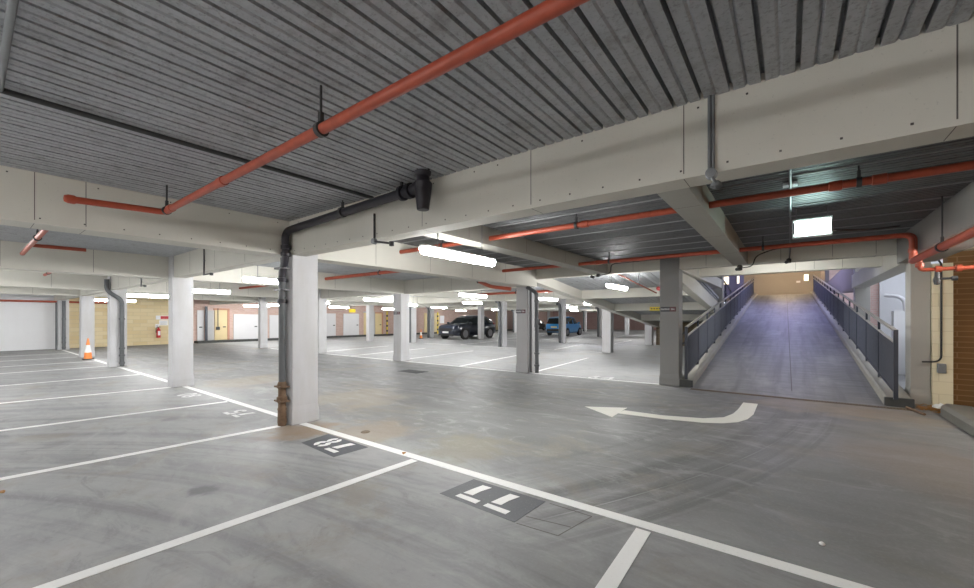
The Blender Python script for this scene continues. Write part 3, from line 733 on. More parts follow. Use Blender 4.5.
for x in (-5.13,-2.211,.7):
    m=MB(); ring_hanger(m,(x,1.29,ZP),rp,'x'); m.build('hanger',M['darkmetal'],T,smooth=.7)
for x in (-5.0,-3.69): MB().lathe([(rp*1.02,-.05),(rp*1.22,-.045),(rp*1.22,.045),(rp*1.02,.05)],(x,1.29,ZP),'x',16).build('coupling',M['red'],T,smooth=.7)
T=pipe('sprinkler_pipe',[(-6.05,.645,ZP),(-10.5,.645,ZP)],rp,M['red'],'red sprinkler pipe stub under the second deck bay','pipe')
MB().tube([(-9.26,.645,ZP+.01),(-9.20,1.25,ZP+.01)],.028,12).build('pipe_branch',M['red'],T,smooth=.7)
T=pipe('sprinkler_pipe',[(-13.7,1.30,ZP),(-15.1,1.30,ZP)],rp,M['red'],'red sprinkler pipe stub under the third deck bay','pipe')
pipe('sprinkler_pipe',[(-5.65,4.85,2.72),(3.2,4.85,2.72)],.036,M['red'],'red sprinkler pipe crossing the aisle through the two cross beams','pipe',hangers=[(-2.219,4.85,2.72),(.488,4.85,2.72),(-4.6,4.85,2.72)],couplings=[((.33,4.85,2.72),'x'),((.62,4.85,2.72),'x'),((-2.1,4.85,2.72),'x')])
T=pipe('sprinkler_pipe',[(-5.62,8.05,2.68),(1.36,8.05,2.68),(1.36,8.05,2.30)],.036,M['red'],'red sprinkler pipe along the beam over the ramp foot, turning down at the right','pipe',hangers=[(-2.96,8.05,2.68),(-.36,8.05,2.68)],couplings=[((-3.2,8.05,2.68),'x')],R=.10)
MB().tube(fillet([(.55,8.22,2.71),(1.41,8.22,2.71),(1.41,8.22,2.32),(1.41,7.9,2.315)],.09),.033,14).build('pipe_run',M['red'],T,smooth=.7)
MB().tube([(1.36,-9,2.31),(1.36,8.0,2.31)],.045,14).build('pipe_main',M['red'],T,smooth=.7)
MB().tube(fillet([(1.39,7.82,2.31),(1.39,7.82,2.16),(1.5,7.82,2.16),(3.1,7.82,2.16)],.06),.026,12).build('pipe_branch',M['red'],T,smooth=.7)
for p,ax in (((1.36,8.05,2.46),'z'),((1.39,7.82,2.225),'z'),((1.56,7.82,2.16),'x'),((1.74,7.82,2.16),'x')): MB().lathe([(.03,-.03),(.044,-.026),(.044,.026),(.03,.03)],p,ax,14).build('coupling',M['red'],T,smooth=.7)
m=MB(); ring_hanger(m,(1.36,6.67,2.31),.045,'y'); m.build('hanger',M['darkmetal'],T,smooth=.7)
m=MB().lathe([(.0,-.08),(.030,-.07),(.038,-.01),(.026,.04),(.022,.13)],(1.55,7.82,2.03),'z',14).tube([(1.55,7.80,2.03),(1.72,7.80,2.03)],.015,8).lathe([(0,-.03),(.03,-.025),(.03,.025),(0,.03)],(1.70,7.80,2.03),'x',12)
m.build('valve',M['darkmetal'],T,smooth=.7)['label']='dark grey valve'
# reds further back
T=pipe('sprinkler_pipe',[(-6.9,8.7,2.55),(-6.5,8.75,2.38),(-5.95,8.9,2.30)],.05,M['red'],'red pipe bend beside the column with two grey pipes','pipe',R=.12)
pipe('sprinkler_pipe',[(-11.04,6.6,2.70),(-6.0,6.6,2.70)],.045,M['red'],'red sprinkler pipe in the bay behind the piped column','pipe')
pipe('sprinkler_pipe',[(-17.1,6.6,2.70),(-11.42,6.6,2.70)],.04,M['red'],'red sprinkler pipe two bays behind the piped column','pipe')
pipe('sprinkler_pipe',[(-3.5,9.99,2.66),(-3.4,13.4,2.33)],.02,M['red'],'thin red pipe sloping under the other ramp','pipe')
pipe('sprinkler_pipe',[(-29.2,-6.,2.36),(-29.2,5.2,2.36)],.05,M['red'],'red pipe along the top of the white end wall','pipe')
pipe('sprinkler_pipe',[(-11.8,14.,2.60),(-6.4,14.,2.60)],.05,M['red'],'red pipe beyond the piped sign column','pipe')

# ------------------------------------------------------------------ drain pipes
T=thing('drain_pipe',(-5.70,2.74,0),'black drain pipe along the long beam and down the column front','pipe')
zb=2.70
MB().tube(fillet([(-2.93,2.68,2.765),(-5.60,2.725,2.715),(-5.60,2.745,2.36),(-5.70,2.74,2.16),(-5.70,2.74,2.05)],.17,8),.048,16).build('pipe_run',M['blackpipe'],T,smooth=.7)
MB().tube([(-5.70,2.74,2.06),(-5.70,2.74,.60)],.045,16).build('lower_pipe',M['greypipe'],T,smooth=.7)['label']='dark grey lower length of the pipe'
MB().lathe([(.052,2.52),(.058,2.525),(.066,2.60),(.082,2.72),(.086,2.77),(.062,2.80),(.060,2.835),(.074,2.85),(.080,2.90)],(-2.74,2.62,0),'z',20).build('hopper',M['blackpipe'],T,smooth=.7)
MB().tube(fillet([(-2.95,2.68,2.765),(-2.82,2.65,2.775),(-2.74,2.62,2.70)],.06),.052,14).build('elbow',M['blackpipe'],T,smooth=.7)
for x,z in ((-2.98,2.764),(-3.10,2.761),(-3.0,2.764)): MB().lathe([(.05,-.02),(.075,-.018),(.075,.018),(.05,.02)],(x,2.682,z),'x',16).build('collar',M['blackpipe'],T,smooth=.7)
for x in (-3.12,-4.15):
    m=MB(); ring_hanger(m,(x,2.69,2.765-.018*abs(x+2.93)),.048,'x'); m.build('hanger',M['darkmetal'],T,smooth=.7)
for z,x in ((2.50,-5.60),(2.40,-5.60),(2.05,-5.70),(1.75,-5.70)): MB().lathe([(.048,-.03),(.066,-.025),(.066,.025),(.048,.03)],(x,2.742,z),'z',14).build('collar',M['blackpipe'],T,smooth=.7)
MB().lathe([(.052,0),(.06,.05),(.055,.2),(.06,.24),(.052,.26),(.05,.32),(.068,.34),(.07,.40),(.05,.42),(.05,.52),(.062,.53),(.062,.58),(.048,.62)],(-5.70,2.74,.0),'z',16).build('foot_joint',M['rust'],T,smooth=.7)['label']='rusty jointed foot of the pipe'
MB().tube([(-5.80,2.79,2.38),(-5.80,2.79,.03)],.026,10).build('side_conduit',M['darkmetal'],T,smooth=.7)
for z in (.34,.54,1.9,2.2): MB().box(-5.80,2.675,z,-5.60,2.69,z+.022).box(-5.80,2.68,z,-5.785,2.828,z+.02).box(-5.615,2.68,z,-5.60,2.80,z+.02).build('bracket',M['rust'] if z<1 else M['blackpipe'],T)
def column_drain(x,y,label,mat,path,side=None):
    T=thing('drain_pipe',(x,y,0),label,'pipe')
    MB().tube(fillet(path+[(x,y,.02)],.15),.06,12).build('pipe_run',mat,T,smooth=.7)
    for z in (.12,.36,.58,1.5): MB().lathe([(.06,-.03),(.075,-.025),(.075,.025),(.06,.03)],(x,y,z),'z',12).build('collar',mat,T,smooth=.7)
    if side: MB().tube([(*side,2.3),(*side,.02)],.035,10).build('side_pipe',mat,T,smooth=.7)
    return T
column_drain(-16.705,3.07,'grey drain pipe with a kink on the third column along the bay line',M['greypipe'],[(-16.75,2.725,2.72),(-16.75,2.725,2.36),(-16.705,3.07,2.10)])
column_drain(-28.14,3.05,'dark drain pipe on the wall column by the white end wall',M['greypipe'],[(-28.14,3.05,2.38)],(-28.14,2.80))
T=thing('drain_pipe',(-5.70,9.62,0),'pair of grey drain pipes on the side of the sign column by the aisle','pipe')
MB().tube(fillet([(-5.78,9.42,2.39),(-5.57,9.60,2.22),(-5.57,9.62,.02)],.1),.055,12).build('pipe_run',M['greypipe'],T,smooth=.7)
MB().tube([(-5.742,9.57,2.38),(-5.742,9.57,.02)],.036,10).build('side_pipe',M['greypipe'],T,smooth=.7)
for z in (.22,.55,1.3,2.0): MB().lathe([(.055,-.03),(.072,-.025),(.072,.025),(.055,.03)],(-5.57,9.62,z),'z',12).build('collar',M['greypipe'],T,smooth=.7)
for i,(x,y) in enumerate([(-19.05,17.08),(-12.32,17.38),(-11.45,22.68),(-12.7,32.08),(-24.45,37.1),(-19.8,45.4),(-22.9,22.5)]):
    T=thing('drain_pipe',(x,y,0),['dark drain pipe on the column right of the second sign column','dark drain pipe on the column left of the piped sign column','dark drain pipe on the column before the blue car','dark drain pipe on the column right of the blue car','dark drain pipe on a column far beyond the sign column','dark drain pipe on the last row column','dark drain pipe on the slim column by the far cone'][i],'pipe')
    MB().tube(fillet([(x-.25,y,2.45),(x-.08,y,2.42),(x-.02,y,2.2),(x-.02,y,.02)],.1),.095,10).build('pipe_run',M['greypipe'],T,smooth=.7)

# ------------------------------------------------------------------ conduits, boxes, camera, exit sign
T=thing('conduit',(-.389,2.80,2.39),'grey vertical conduit with a round box on the long beam above the aisle','conduit')
MB().tube([(-.398,2.805,ZD),(-.398,2.805,2.42)],.011,10).build('pipe_run',M['conduit'],T,smooth=.7); MB().tube([(-.378,2.805,ZD),(-.378,2.805,2.42)],.009,10).build('pipe_run',M['conduit'],T,smooth=.7)
MB().lathe([(0,-.05),(.030,-.048),(.034,-.01),(.034,0)],(-.388,2.82,2.395),'y',18).build('junction_box',M['conduit'],T,smooth=.7)
MB().tube(fillet([(-.388,2.79,2.385),(-.37,2.78,2.345),(-.362,2.80,2.33)],.02),.010,8).build('swan_neck',M['conduit'],T,smooth=.7)
MB().lathe([(.012,.035),(.03,.02),(.034,.0),(.02,-.012),(0,-.015)],(-.362,2.81,2.315),'z',16).build('sensor_head',M['conduit'],T,smooth=.7)
T=thing('conduit',(-3.712,2.80,2.38),'dark conduit drop with a round box on the long beam near the black drain','conduit')
MB().tube([(-3.712,2.805,2.68),(-3.712,2.805,2.40)],.012,10).build('pipe_run',M['darkmetal'],T,smooth=.7)
MB().lathe([(0,-.045),(.03,-.042),(.034,0)],(-3.712,2.82,2.37),'y',16).build('junction_box',M['conduit'],T,smooth=.7)
MB().tube([(-3.70,2.79,2.365),(-3.41,2.80,2.312)],.012,8).build('arm',M['darkmetal'],T,smooth=.7); MB().lathe([(0,-.03),(.026,-.025),(.026,.02),(0,.025)],(-3.41,2.80,2.31),'z',14).build('sensor_head',M['darkmetal'],T,smooth=.7)
for x,l in ((-8.92,'dark conduit drop on the beam between the piped column and the second column'),(-13.3,'dark conduit drop on the beam between the second and third columns')):
    T=thing('conduit',(x,2.81,2.33),l,'conduit')
    MB().tube(fillet([(x,2.815,2.86),(x,2.815,2.36),(x+.02,2.80,2.34),(x+.42,2.80,2.34)],.03),.013,8).build('pipe_run',M['darkmetal'],T,smooth=.7)
    MB().lathe([(0,-.03),(.03,-.025),(.03,.02),(0,.025)],(x+.42,2.80,2.33),'z',12).build('sensor_head',M['darkmetal'],T,smooth=.7)
    MB().box(x-.03,2.805,2.6,x+.03,2.829,2.62).build('mounting_clip',M['conduit'],T)
T=thing('conduit',(-3.715,1.2,2.86),'grey conduit run with a corner on the steel deck above the numbered bays','conduit')
MB().tube([(-3.715,.14,2.852),(-3.715,2.79,2.852)],.018,10).build('pipe_run',M['darkmetal'],T,smooth=.7); MB().tube([(-3.73,.14,2.852),(1.50,.12,2.852)],.016,10).build('pipe_run',M['conduit'],T,smooth=.7)
T=thing('conduit',(0,6.,2.86),'thin grey conduit on the aisle deck ending in a small camera','conduit')
MB().tube(fillet([(-.0,3.1,2.848),(-.0,9.68,2.848),(-.015,9.69,2.66)],.03),.013,8).build('pipe_run',M['conduit'],T,smooth=.7)
m=MB().lathe([(0,-.05),(.035,-.045),(.04,.03),(.02,.045)],(-.02,9.62,2.62),'z',14); m.tube([(-.02,9.64,2.63),(-.06,9.52,2.58)],.03,12); m.build('camera_head',M['darkmetal'],T,smooth=.7)
MB().box(-.06,5.02,2.845,.06,5.12,2.87).build('bracket',M['housing'],T)
T=thing('security_camera',(-.80,9.60,2.55),'small dark camera under the end of the cross beam before the ramp','camera')
MB().lathe([(0,-.06),(.045,-.05),(.05,.03),(.03,.06)],(-.82,9.60,2.54),'z',14).build('body',M['darkmetal'],T,smooth=.7); MB().tube([(-.82,9.58,2.53),(-.86,9.46,2.50)],.032,12).build('lens_barrel',M['darkmetal'],T,smooth=.7)
MB().tube(fillet([(-.78,9.60,2.54),(-.60,9.58,2.55),(-.55,9.55,2.75),(-.30,9.45,2.83),(-.06,9.3,2.84)],.1),.010,8).build('cable',M['cable'],T,smooth=.7)
T=thing('security_camera',(-3.75,9.55,2.55),'small dark camera on the cross beam above the tube light','camera')
MB().tube([(-3.95,9.52,2.56),(-3.86,9.42,2.53)],.035,12).build('body',M['darkmetal'],T,smooth=.7); MB().box(-3.82,9.5,2.54,-3.74,9.56,2.615).build('bracket',M['darkmetal'],T)
MB().tube(fillet([(-3.74,9.53,2.58),(-3.45,9.5,2.60),(-3.38,9.3,2.80),(-1.0,9.3,2.84)],.12),.011,8).build('cable',M['cable'],T,smooth=.7)
T=thing('exit_sign',(.21,6.3,2.52),'lit white exit sign box hanging above the aisle before the ramp','sign')
eh=MB().box(.02,6.27,2.505,.405,6.36,2.735).build('housing',M['housing'],T,bevel=.006)
MB().box(.045,6.262,2.528,.385,6.272,2.705).build('lit_panel',M['exit'],eh)
for a,b in ((.028,.043),(.387,.400)): MB().box(a,6.264,2.55,b,6.272,2.69).build('end_slot',M['rail'],T)
for x in (.06,.36): MB().tube([(x,6.32,2.735),(x,6.32,ZD+.01)],.006,6).build('hanger',M['conduit'],T)
MB().tube(fillet([(.40,6.32,2.56),(.8,7.0,2.64),(1.18,7.7,2.76)],.3),.012,8).build('cable',M['cable'],T,smooth=.7)
T=thing('cable',(2.05,8.9,.8),'black cable and grey switch box down the cream block pier','cable')
MB().tube(fillet([(1.70,9.9,2.62),(1.80,10.08,2.58),(2.05,10.10,2.52),(2.05,10.10,.77),(1.82,10.08,.76)],.12),.014,8).build('cable_run',M['cable'],T,smooth=.7)
MB().box(2.0,10.05,.58,2.10,10.12,.74).build('switch_box',M['conduit'],T,bevel=.006)

# ------------------------------------------------------------------ alarms, signs, extinguisher on the end wall
o=MB().lathe([(0,-.09),(.05,-.085),(.075,-.05),(.08,0)],(-3.37,13.60,2.49),'y',18).build('alarm_sounder',M['alarmred'],loc=(-3.37,13.60,2.49),smooth=.7)
tag(o,'red alarm sounder on the cream cross beam under the other ramp','alarm')
T=thing('height_sign',(-4.32,16.98,1.9),'small yellow sign on the second cross beam under the other ramp','sign')
MB().box(-4.56,16.97,1.84,-4.02,17.0,1.99).build('sign_plate',M['yellow'],T)
m=MB()
for k in range(5): m.box(-4.51+k*.1,16.966,1.89,-4.45+k*.1,16.97,1.94)
m.build('lettering',M['signblack'],T)
T=thing('fire_extinguisher',(-29.38,7.0,.45),'red fire extinguisher hanging on the tan block wall','fire extinguisher')
MB().lathe([(0,.40),(.09,.41),(.10,.45),(.10,.85),(.06,.95),(.03,.98),(.03,1.02)],(-29.38,7.0,0),'z',16).build('cylinder',M['alarmred'],T,smooth=.7)
MB().box(-29.30,6.95,.55,-29.27,7.06,.8).build('label_plate',M['signwhite'],T); MB().tube(fillet([(-29.38,7.,1.02),(-29.32,6.88,1.),(-29.3,6.86,.7)],.05),.015,8).build('hose',M['rubber'],T); MB().box(-29.42,6.94,1.01,-29.34,7.08,1.05).build('handle',M['rubber'],T); MB().box(-29.5,6.9,.70,-29.475,7.1,.80).build('wall_mount',M['darkmetal'],T)
for (y0,y1,z0,z1,mt,l) in ((6.90,7.62,1.47,1.70,'alarmred','red and white warning sign above the fire extinguisher'),(7.06,7.46,1.13,1.42,'signwhite','white notice under the red warning sign'),(6.88,7.06,.98,1.20,'signwhite','small pale label just over the fire extinguisher')):
    T=thing('wall_sign',(-29.48,(y0+y1)/2,z0),l,'sign')
    MB().box(-29.5,y0,z0,-29.48,y1,z1).build('sign_plate',M['signwhite'],T)
    m=MB()
    if mt=='alarmred': m.box(-29.48,y0+.22,z0+.03,-29.475,y1-.03,z1-.03)
    else:
        for k in range(3): m.box(-29.48,y0+.04,z0+.05+k*(z1-z0-.08)/3,-29.475,y1-.05,z0+.07+k*(z1-z0-.08)/3)
    m.build('lettering',M['alarmred'] if mt=='alarmred' else M['conduit'],T)
# doors of the end wall
def door(n,y0,y1,z1,mat,label,trim=None,handle=True):
    x=-29.55
    d=struct(MB().box(x,y0,0.14,x+.06,y1,z1).build('door_%d'%n,M[mat],bevel=.006),label,'door')
    if trim: MB().box(x,y1,.14,x+.09,y1+.12,z1+.1).box(x,y0-.05,z1,x+.09,y1+.12,z1+.1).build('door_frame',M[trim],d)
    if handle: MB().box(x+.06,y1-.25,.95,x+.10,y1-.10,1.02).build('door_handle',M['darkmetal'],d)
door(1,8.95,9.30,2.05,'doorwhite','tall white panel right of the tan block wall')
door(2,9.46,9.86,2.05,'steelgrey','grey panel beside the cream door',handle=False)
door(3,9.9,10.62,2.08,'doorcream','cream door with terracotta frame on the end wall','trimred')
door(4,11.0,12.55,1.82,'doorwhite','white double door beside the cream door')
door(5,13.3,14.9,1.78,'doorwhite','white door behind the piped column',handle=False)
door(6,16.9,18.5,1.95,'doorwhite','white door right of the piped column')
door(7,19.2,20.7,1.95,'doorwhite','white door left of the slim column')
door(8,21.2,22.2,2.05,'doorcream','cream door right of the slim column','steelgrey')
door(9,22.4,23.1,2.0,'doorcream','second cream door beside the hazard post','trimred')
door(10,28.4,30.6,2.1,'doorcream','cream panel beside the dark car bonnet')
door(11,40.8,42.4,2.3,'doorcream','cream door right of the dark car','trimred')
struct(MB().box(-29.55,8.8,0,-28.9,56,.14).build('end_kerb',M['kerbdark']),'dark kerb along the foot of the end wall doors','kerb')
o=MB().box(-29.4,9.32,0,-29.28,9.44,2.3).build('door_post',M['rail'],loc=(-29.34,9.38,0)); tag(o,'dark post between the white panel and the cream door','post')
T=thing('wall_switch',(-29.3,10.05,.8),'dark switch on a conduit in front of the cream door','switch')
MB().tube([(-29.4,10.05,2.2),(-29.4,10.05,.95)],.02,8).build('conduit',M['darkmetal'],T); MB().box(-29.45,9.96,.80,-29.33,10.14,1.0).build('switch_box',M['darkmetal'],T)
o=MB().box(-29.5,24.4,.9,-29.46,25.3,1.2).build('notice_board',M['yellow'],loc=(-29.48,24.85,.9)) if False else None
def hazard_post(y,x,label):
    T=thing('hazard_post',(x,y,0),label,'post')
    MB().box(x-.045,y-.045,0,x+.045,y+.045,2.2).build('post_body',M['yellow'],T)
    for k in range(4): MB().box(x-.047,y-.047,.35+k*.45,x+.047,y+.047,.52+k*.45).build('stripe',M['signblack'],T)
hazard_post(23.3,-29.0,'yellow and black striped post left of the second sign column')
hazard_post(29.6,-28.8,'yellow and black striped post left of the dark car')
T=thing('wall_sign',(-29.4,31.0,1.2),'white notice on the wall over the dark car bonnet','sign')
MB().box(-29.55,30.7,1.05,-29.5,31.3,1.85).build('sign_plate',M['signwhite'],T)
T=thing('hanging_sign',(-25.3,17.25,2.0),'yellow warning sign hanging above the white doors','sign')
MB().box(-25.75,17.22,1.98,-25.0,17.25,2.22).build('sign_plate',M['yellow'],T)
for x in (-25.65,-25.1): MB().tube([(x,17.235,2.22),(x,17.235,2.5)],.008,6).build('hanger',M['conduit'],T)

# ------------------------------------------------------------------ cones, covers, litter
def cone(loc,h,label):
    x,y,z=loc; T=thing('traffic_cone',loc,label,'traffic cone'); s=h/.75; k=s*.72
    MB().box(x-.2*k,y-.2*k,0,x+.2*k,y+.2*k,.035*s).build('base',M['rubber'],T,bevel=.01)
    pr=[(.155,.035),(.13,.20),(.087,.50),(.03,.75)]
    MB().lathe([(r*k,q*s) for r,q in [(.155,.035),(.128,.26)]],loc,'z',24).build('lower_cone',M['orange'],T,smooth=.7)
    o=MB().lathe([(r*k,q*s) for r,q in [(.129,.255),(.075,.52)]],loc,'z',24).build('reflective_band',M['reflect'],T,smooth=.7); o['label']='white reflective band'
    MB().lathe([(r*k,q*s) for r,q in [(.0755,.515),(.028,.75),(.015,.755)]],loc,'z',24).build('cone_tip',M['orange'],T,smooth=.7)
    return T
cone((-20.7,2.86,0),.78,'orange and white traffic cone in front of the pale column')
cone((-22.6,21.4,0),.72,'small orange and white traffic cone far off by the slim column')
m=MB().box(-9.0,7.60,.0005,-8.2,8.05,.006).box(-8.95,7.65,.006,-8.25,8.0,.009,1)
tag(m.build('manhole_cover',[M['rail'],M['kerbdark']],loc=(-8.6,7.8,0)),'dark square manhole cover in the aisle','manhole cover')
m=MB().lathe([(.0,.0005),(.06,.0006),(.06,.006),(.048,.006),(.048,.003),(0,.003)],(-4.49,3.25,0),'z',24)
tag(m.build('floor_drain',M['grating'],loc=(-4.49,3.25,0)),'small rusty round floor drain near the piped column','drain')
def leafmesh(m,x,y,z,s,a,tilt=.3):
    pts=[(0,-.5),(.25,-.2),(.3,.15),(0,.5),(-.3,.15),(-.25,-.2)]; ca,sa=math.cos(a),math.sin(a)
    p=[(x+s*(u*ca-v*sa),y+s*(u*sa+v*ca),z+s*tilt*abs(u)+s*.05) for u,v in pts]
    q=[(a_,b_,c_+.003) for a_,b_,c_ in p]; b=len(m.v); m.v+=p+q
    m.f.append(tuple(b+i for i in (5,4,3,2,1,0))); m.m.append(0); m.f.append(tuple(b+6+i for i in range(6))); m.m.append(0)
    for i in range(6): j=(i+1)%6; m.f.append((b+i,b+j,b+6+j,b+6+i)); m.m.append(0)
m=MB(); leafmesh(m,-3.43,2.99,.0005,.075,.7); tag(m.build('fallen_leaf',M['leaf'],loc=(-3.43,2.99,0)),'small dry leaf on the white line above 77','leaf')
m=MB(); leafmesh(m,-5.42,.21,.0005,.09,2.); tag(m.build('fallen_leaf',M['leaf'],loc=(-5.42,.21,0)),'dry orange leaf on the floor at the left edge of the photo','leaf')
m=MB().lathe([(.004,0),(.016,.004),(.017,.012),(.008,.02)],(.168,3.457,0),'z',10); tag(m.build('pebble',M['paper'],loc=(.168,3.457,0)),'tiny pale pebble on the dark floor at the right','pebble')
m=MB()
for k in range(70):
    a=random.gauss(0,1); leafmesh(m,1.86+random.gauss(0,.075),9.72+random.gauss(0,.13),.0005+random.random()*.06*max(0,1-abs(a)),random.uniform(.05,.11),random.random()*6.3,random.uniform(.1,.6))
tag(m.build('fallen_leaves',M['leaf'],loc=(1.86,9.72,0)),'heap of dry orange leaves in the corner by the cream pier','leaves',None,'stuff')
m=MB()
pp=[(1.93+.07*math.cos(k)+random.uniform(-.02,.02),9.60+.09*math.sin(k)+random.uniform(-.02,.02),.075+random.uniform(0,.05)) for k in range(7)]
m.ring_loft([[(p[0],p[1],.06) for p in pp],pp,[(1.93+(p[0]-1.93)*.4,9.6+(p[1]-9.6)*.4,p[2]+.03) for p in pp]])
tag(m.build('crumpled_paper',M['paper'],loc=(1.93,9.6,.06)),'crumpled white paper on the leaves beside the kerb','paper')
m=MB().tube([(1.55,9.55,.025),(1.66,9.05,.02)],.02,8); tag(m.build('fallen_stick',M['rust'],loc=(1.78,9.3,.0)),'thin stick lying before the leaf heap','stick')

# ------------------------------------------------------------------ parked cars
def make_car(name,loc,rz,sp,paint,label,cat='car',scale=1.):
    """local +x is forward"""
    T=thing(name,(0,0,0),label,cat)
    L,W,Hh=sp['L'],sp['W'],sp['H']; hw=W/2
    m=MB(); rings=[]
    for x,zt,wf,zbm in sp['body']:
        w=hw*wf; zm=(zbm+zt)/2
        half=[(0,zbm),(w*.86,zbm),(w*.97,zbm+.12),(w,zm),(w*.985,zt-.14),(w*.93,zt-.03),(w*.80,zt),(0,zt+.03)]
        rings.append([(x,a,b) for a,b in half]+[(x,-a,b) for a,b in half[-2:0:-1]])
    m.ring_loft(rings); m.build('body',paint,T,smooth=.75)
    m=MB(); rings=[]; roof=[]
    for x,zr,wb,wr,zb in sp['cabin']:
        half=[(0,zb),(hw*wb,zb),(hw*(wb*.35+wr*.65),zb+(zr-zb)*.7),(hw*wr,zr-.02),(hw*wr*.8,zr),(0,zr+.02)]
        rings.append([(x,a,b) for a,b in half]+[(x,-a,b) for a,b in half[-2:0:-1]])
    m.ring_loft(rings); m.build('windows',M['glass'],T,smooth=.6)
    m=MB(); rr=[]
    for x,zr,wb,wr,zb in sp['cabin'][1:-1]:
        rr.append([(x,a*hw*wr*1.03,zr+b) for a,b in ((-1,-.07),(-1,-.01),(-.8,.015),(0,.035),(.8,.015),(1,-.01),(1,-.07))])
    m.ring_loft(rr); m.build('roof',paint,T,smooth=.7)
    c=sp['cabin']
    for xb in sp['pillars']:
        for s in (-1,1):
            def at(x):
                for a,b in zip(c[:-1],c[1:]):
                    if b[0]<=x<=a[0]:
                        t=(a[0]-x)/(a[0]-b[0]); return [a[i]+(b[i]-a[i])*t for i in range(5)]
            q=at(xb); 
            MB().hexa([(xb+.05,s*hw*q[2]*.99,q[4]),(xb-.05,s*hw*q[2]*.99,q[4]),(xb-.05,s*hw*q[2]*1.012,q[4]),(xb+.05,s*hw*q[2]*1.012,q[4]),(xb+.04,s*hw*q[3]*.99,q[1]-.03),(xb-.06,s*hw*q[3]*.99,q[1]-.03),(xb-.06,s*hw*q[3]*1.02,q[1]-.03),(xb+.04,s*hw*q[3]*1.02,q[1]-.03)]).build('pillar',paint,T)
    r=sp['wr']
    for xw in (sp['wb']/2+sp['wo'],-sp['wb']/2+sp['wo']):
        for s in (-1,1):
            MB().lathe([(0,-.02),(r*1.16,-.02),(r*1.16,.012),(0,.014)],(xw,s*hw*.985,r*1.02),'y',26).build('wheel_arch',M['rubber'],T,smooth=.6)
            wh=MB().lathe([(r*.62,-.09),(r*.96,-.10),(r,-.06),(r,.05),(r*.95,.085),(r*.64,.075)],(xw,s*(hw-.075),r),'y',28).build('wheel',M['rubber'],T,smooth=.6)
            m=MB().lathe([(0,-.08),(r*.64,-.08),(r*.64,.02),(0,.02)],(xw,s*(hw-.06),r),'y',24,1).lathe([(r*.56,.0),(r*.66,.0),(r*.66,.05 if s>0 else -.0),(r*.56,.05 if s>0 else -.0)] if s>0 else [(r*.56,-.05),(r*.66,-.05),(r*.66,0),(r*.56,0)],(xw,s*(hw-.025),r),'y',24,0)
            for k in range(5):
                a=2*PI*k/5+.3; ca,sa=math.cos(a),math.sin(a); px,pz=-sa,ca; yo=s*(hw-.005); yi=s*(hw-.04); ww=.032
                P=lambda d,e,y:(xw+ca*d+px*e,y,r+sa*d+pz*e)
                m.hexa([P(.03,-ww*1.3,yi),P(r*.6,-ww,yi),P(r*.6,ww,yi),P(.03,ww*1.3,yi),P(.03,-ww*1.3,yo),P(r*.6,-ww,yo),P(r*.6,ww,yo),P(.03,ww*1.3,yo)])
            m.build('rim',[M['alloy'],M['rubber']],wh,smooth=.5)
    f=sp['body'][0][0]; b=sp['body'][-1][0]
    for s in (-1,1):
        fx=sp['hl'][0]; z=sp['hl'][1]
        MB().hexa([(fx-.30,s*hw*.80,z-.07),(fx-.08,s*hw*.52,z-.06),(fx+.0,s*hw*.52,z-.06),(fx-.22,s*hw*.91,z-.07),(fx-.34,s*hw*.80,z+.09),(fx-.14,s*hw*.52,z+.05),(fx-.06,s*hw*.52,z+.05),(fx-.30,s*hw*.905,z+.09)]).build('headlamp',M['headlamp'],T)
        tx,tz=sp['tl']
        MB().hexa([(tx+.22,s*hw*.80,tz-.1),(tx,s*hw*.58,tz-.09),(tx-.02,s*hw*.60,tz-.09),(tx+.2,s*hw*.94,tz-.1),(tx+.22,s*hw*.80,tz+.14),(tx+.05,s*hw*.58,tz+.12),(tx+.03,s*hw*.60,tz+.12),(tx+.2,s*hw*.93,tz+.14)]).build('tail_lamp',M['taillamp'],T)
        mx,mz=sp['mir']
        MB().lathe([(0,-.11),(.06,-.09),(.075,0),(.06,.09),(0,.11)],(mx,s*(hw+.09),mz),'y',12).build('door_mirror',paint,T,smooth=.7)
        for hx in sp['handles']: MB().box(hx-.09,s*hw*.985-.012,sp['hz'],hx+.09,s*hw*.985+.012,sp['hz']+.03).build('door_handle',M['alloy'] if sp.get('chrome') else paint,T)
    zp=sp['pz']
    MB().box(f-.015,-.26,zp-.055,f+.03,.26,zp+.055).build('number_plate',M['plate'],T)
    MB().box(b-.03,-.26,sp['rpz']-.055,b+.02,.26,sp['rpz']+.055).build('number_plate',M['plateyellow'],T)
    MB().box(f-.04,-hw*.52,zp+.10,f+.015,hw*.52,zp+.26).build('grille',M['rubber'],T)
    MB().box(f-.05,-hw*.7,zp-.24,f+.01,hw*.7,zp-.11).build('lower_intake',M['rubber'],T)
    MB().box(b-.02,-hw*.75,sp['rpz']-.36,b+.1,hw*.75,sp['rpz']-.14).build('rear_bumper',M['rubber'],T)
    T.location=loc; T.rotation_euler=(0,0,rz); T.scale=(scale,)*3; T['w']=tuple(loc); return T
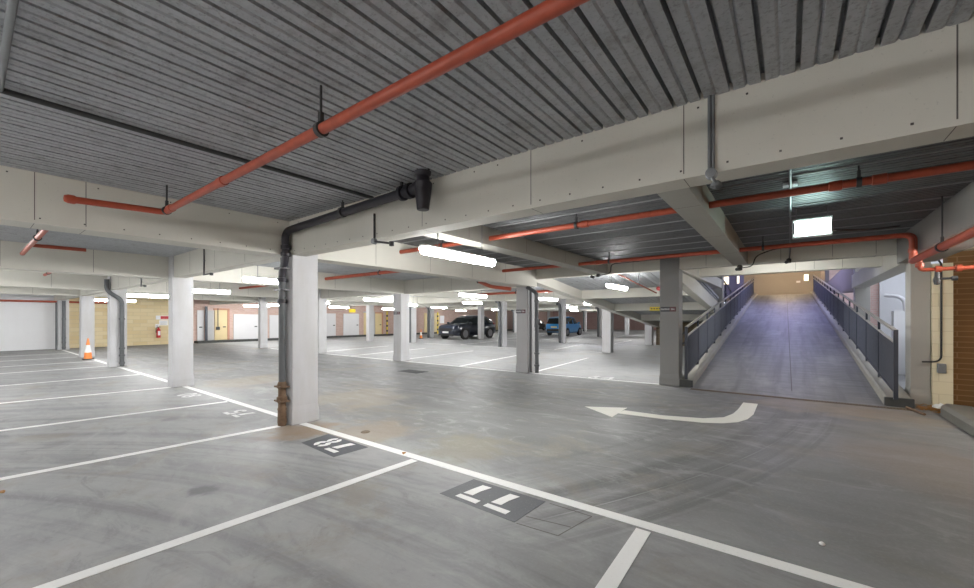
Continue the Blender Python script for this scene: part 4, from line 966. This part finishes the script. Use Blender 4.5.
suv=dict(L=4.7,W=1.93,H=1.66,wr=.385,wb=2.82,wo=0.,hl=(2.28,.86),tl=(-2.24,.98),mir=(.95,1.12),handles=(.25,-.75),hz=.92,pz=.50,rpz=.78,pillars=(-.05,-1.05),
 body=[(2.36,.74,.70,.36),(2.25,.90,.84,.30),(1.95,.99,.95,.26),(1.4,1.05,.99,.25),(.9,1.07,1,.25),(0,1.06,1,.25),(-1.2,1.08,1,.25),(-1.9,1.10,.97,.28),(-2.25,1.04,.90,.34),(-2.36,.90,.80,.42)],
 cabin=[(1.25,1.06,.90,.80,1.0),(.55,1.46,.93,.72,1.02),(.2,1.58,.94,.71,1.02),(-.5,1.65,.94,.70,1.02),(-1.3,1.60,.94,.67,1.04),(-1.85,1.46,.93,.62,1.06),(-2.24,1.10,.88,.66,1.04)])
make_car('parked_car',(-20.0,23.9,0),-PI/2,suv,M['carblack'],'dark blue-black suv parked nose out behind the slim column',scale=1.07)
hatch=dict(L=3.75,W=1.70,H=1.58,wr=.30,wb=2.34,wo=.02,hl=(1.80,.76),tl=(-1.82,.95),mir=(.80,1.04),handles=(.1,-.65),hz=.86,pz=.48,rpz=.72,pillars=(.0,-.85),
 body=[(1.88,.66,.72,.32),(1.75,.82,.86,.26),(1.45,.93,.96,.23),(1.0,1.0,1,.22),(.4,1.0,1,.22),(-.8,1.02,1,.22),(-1.5,1.03,.98,.24),(-1.78,1.0,.92,.30),(-1.87,.86,.84,.36)],
 cabin=[(1.12,1.0,.92,.80,.95),(.60,1.38,.93,.76,.96),(.25,1.51,.94,.76,.96),(-.4,1.57,.94,.75,.97),(-1.2,1.53,.94,.73,.98),(-1.6,1.42,.93,.70,.98),(-1.82,1.02,.90,.74,.97)])
make_car('parked_car',(-16.6,33.7,0),PI/2,hatch,M['carblue'],'bright blue hatchback parked behind a column with its tail showing',scale=1.1)
make_car('parked_car',(-26.6,45.2,0),PI/2,hatch,M['carnight'],'black car far off beyond the column with two grey pipes')

# ------------------------------------------------------------------ world, camera, colour management
w=bpy.data.worlds.new('World'); S.world=w; w.use_nodes=True
bg=w.node_tree.nodes['Background']; bg.inputs['Color'].default_value=(.82,.88,1.,1); bg.inputs['Strength'].default_value=1.9

F=399.7; PSI=.649
cam=bpy.data.cameras.new('camera'); co=bpy.data.objects.new('camera',cam); COL.objects.link(co)
co.location=(0,0,1.5); co.rotation_euler=(PI/2,0,PSI)
cam.sensor_fit='HORIZONTAL'; cam.sensor_width=36.; cam.lens=36.*F/974.
cam.shift_x=0.; cam.shift_y=(319.0-294.)/974.; cam.clip_start=.05; cam.clip_end=300
S.camera=co
S.view_settings.view_transform='Standard'; S.view_settings.look='None'; S.view_settings.exposure=0.; S.view_settings.gamma=1.
S.view_settings.use_curve_mapping=False
for o in COL.objects:
    if 'w' in o: del o['w']
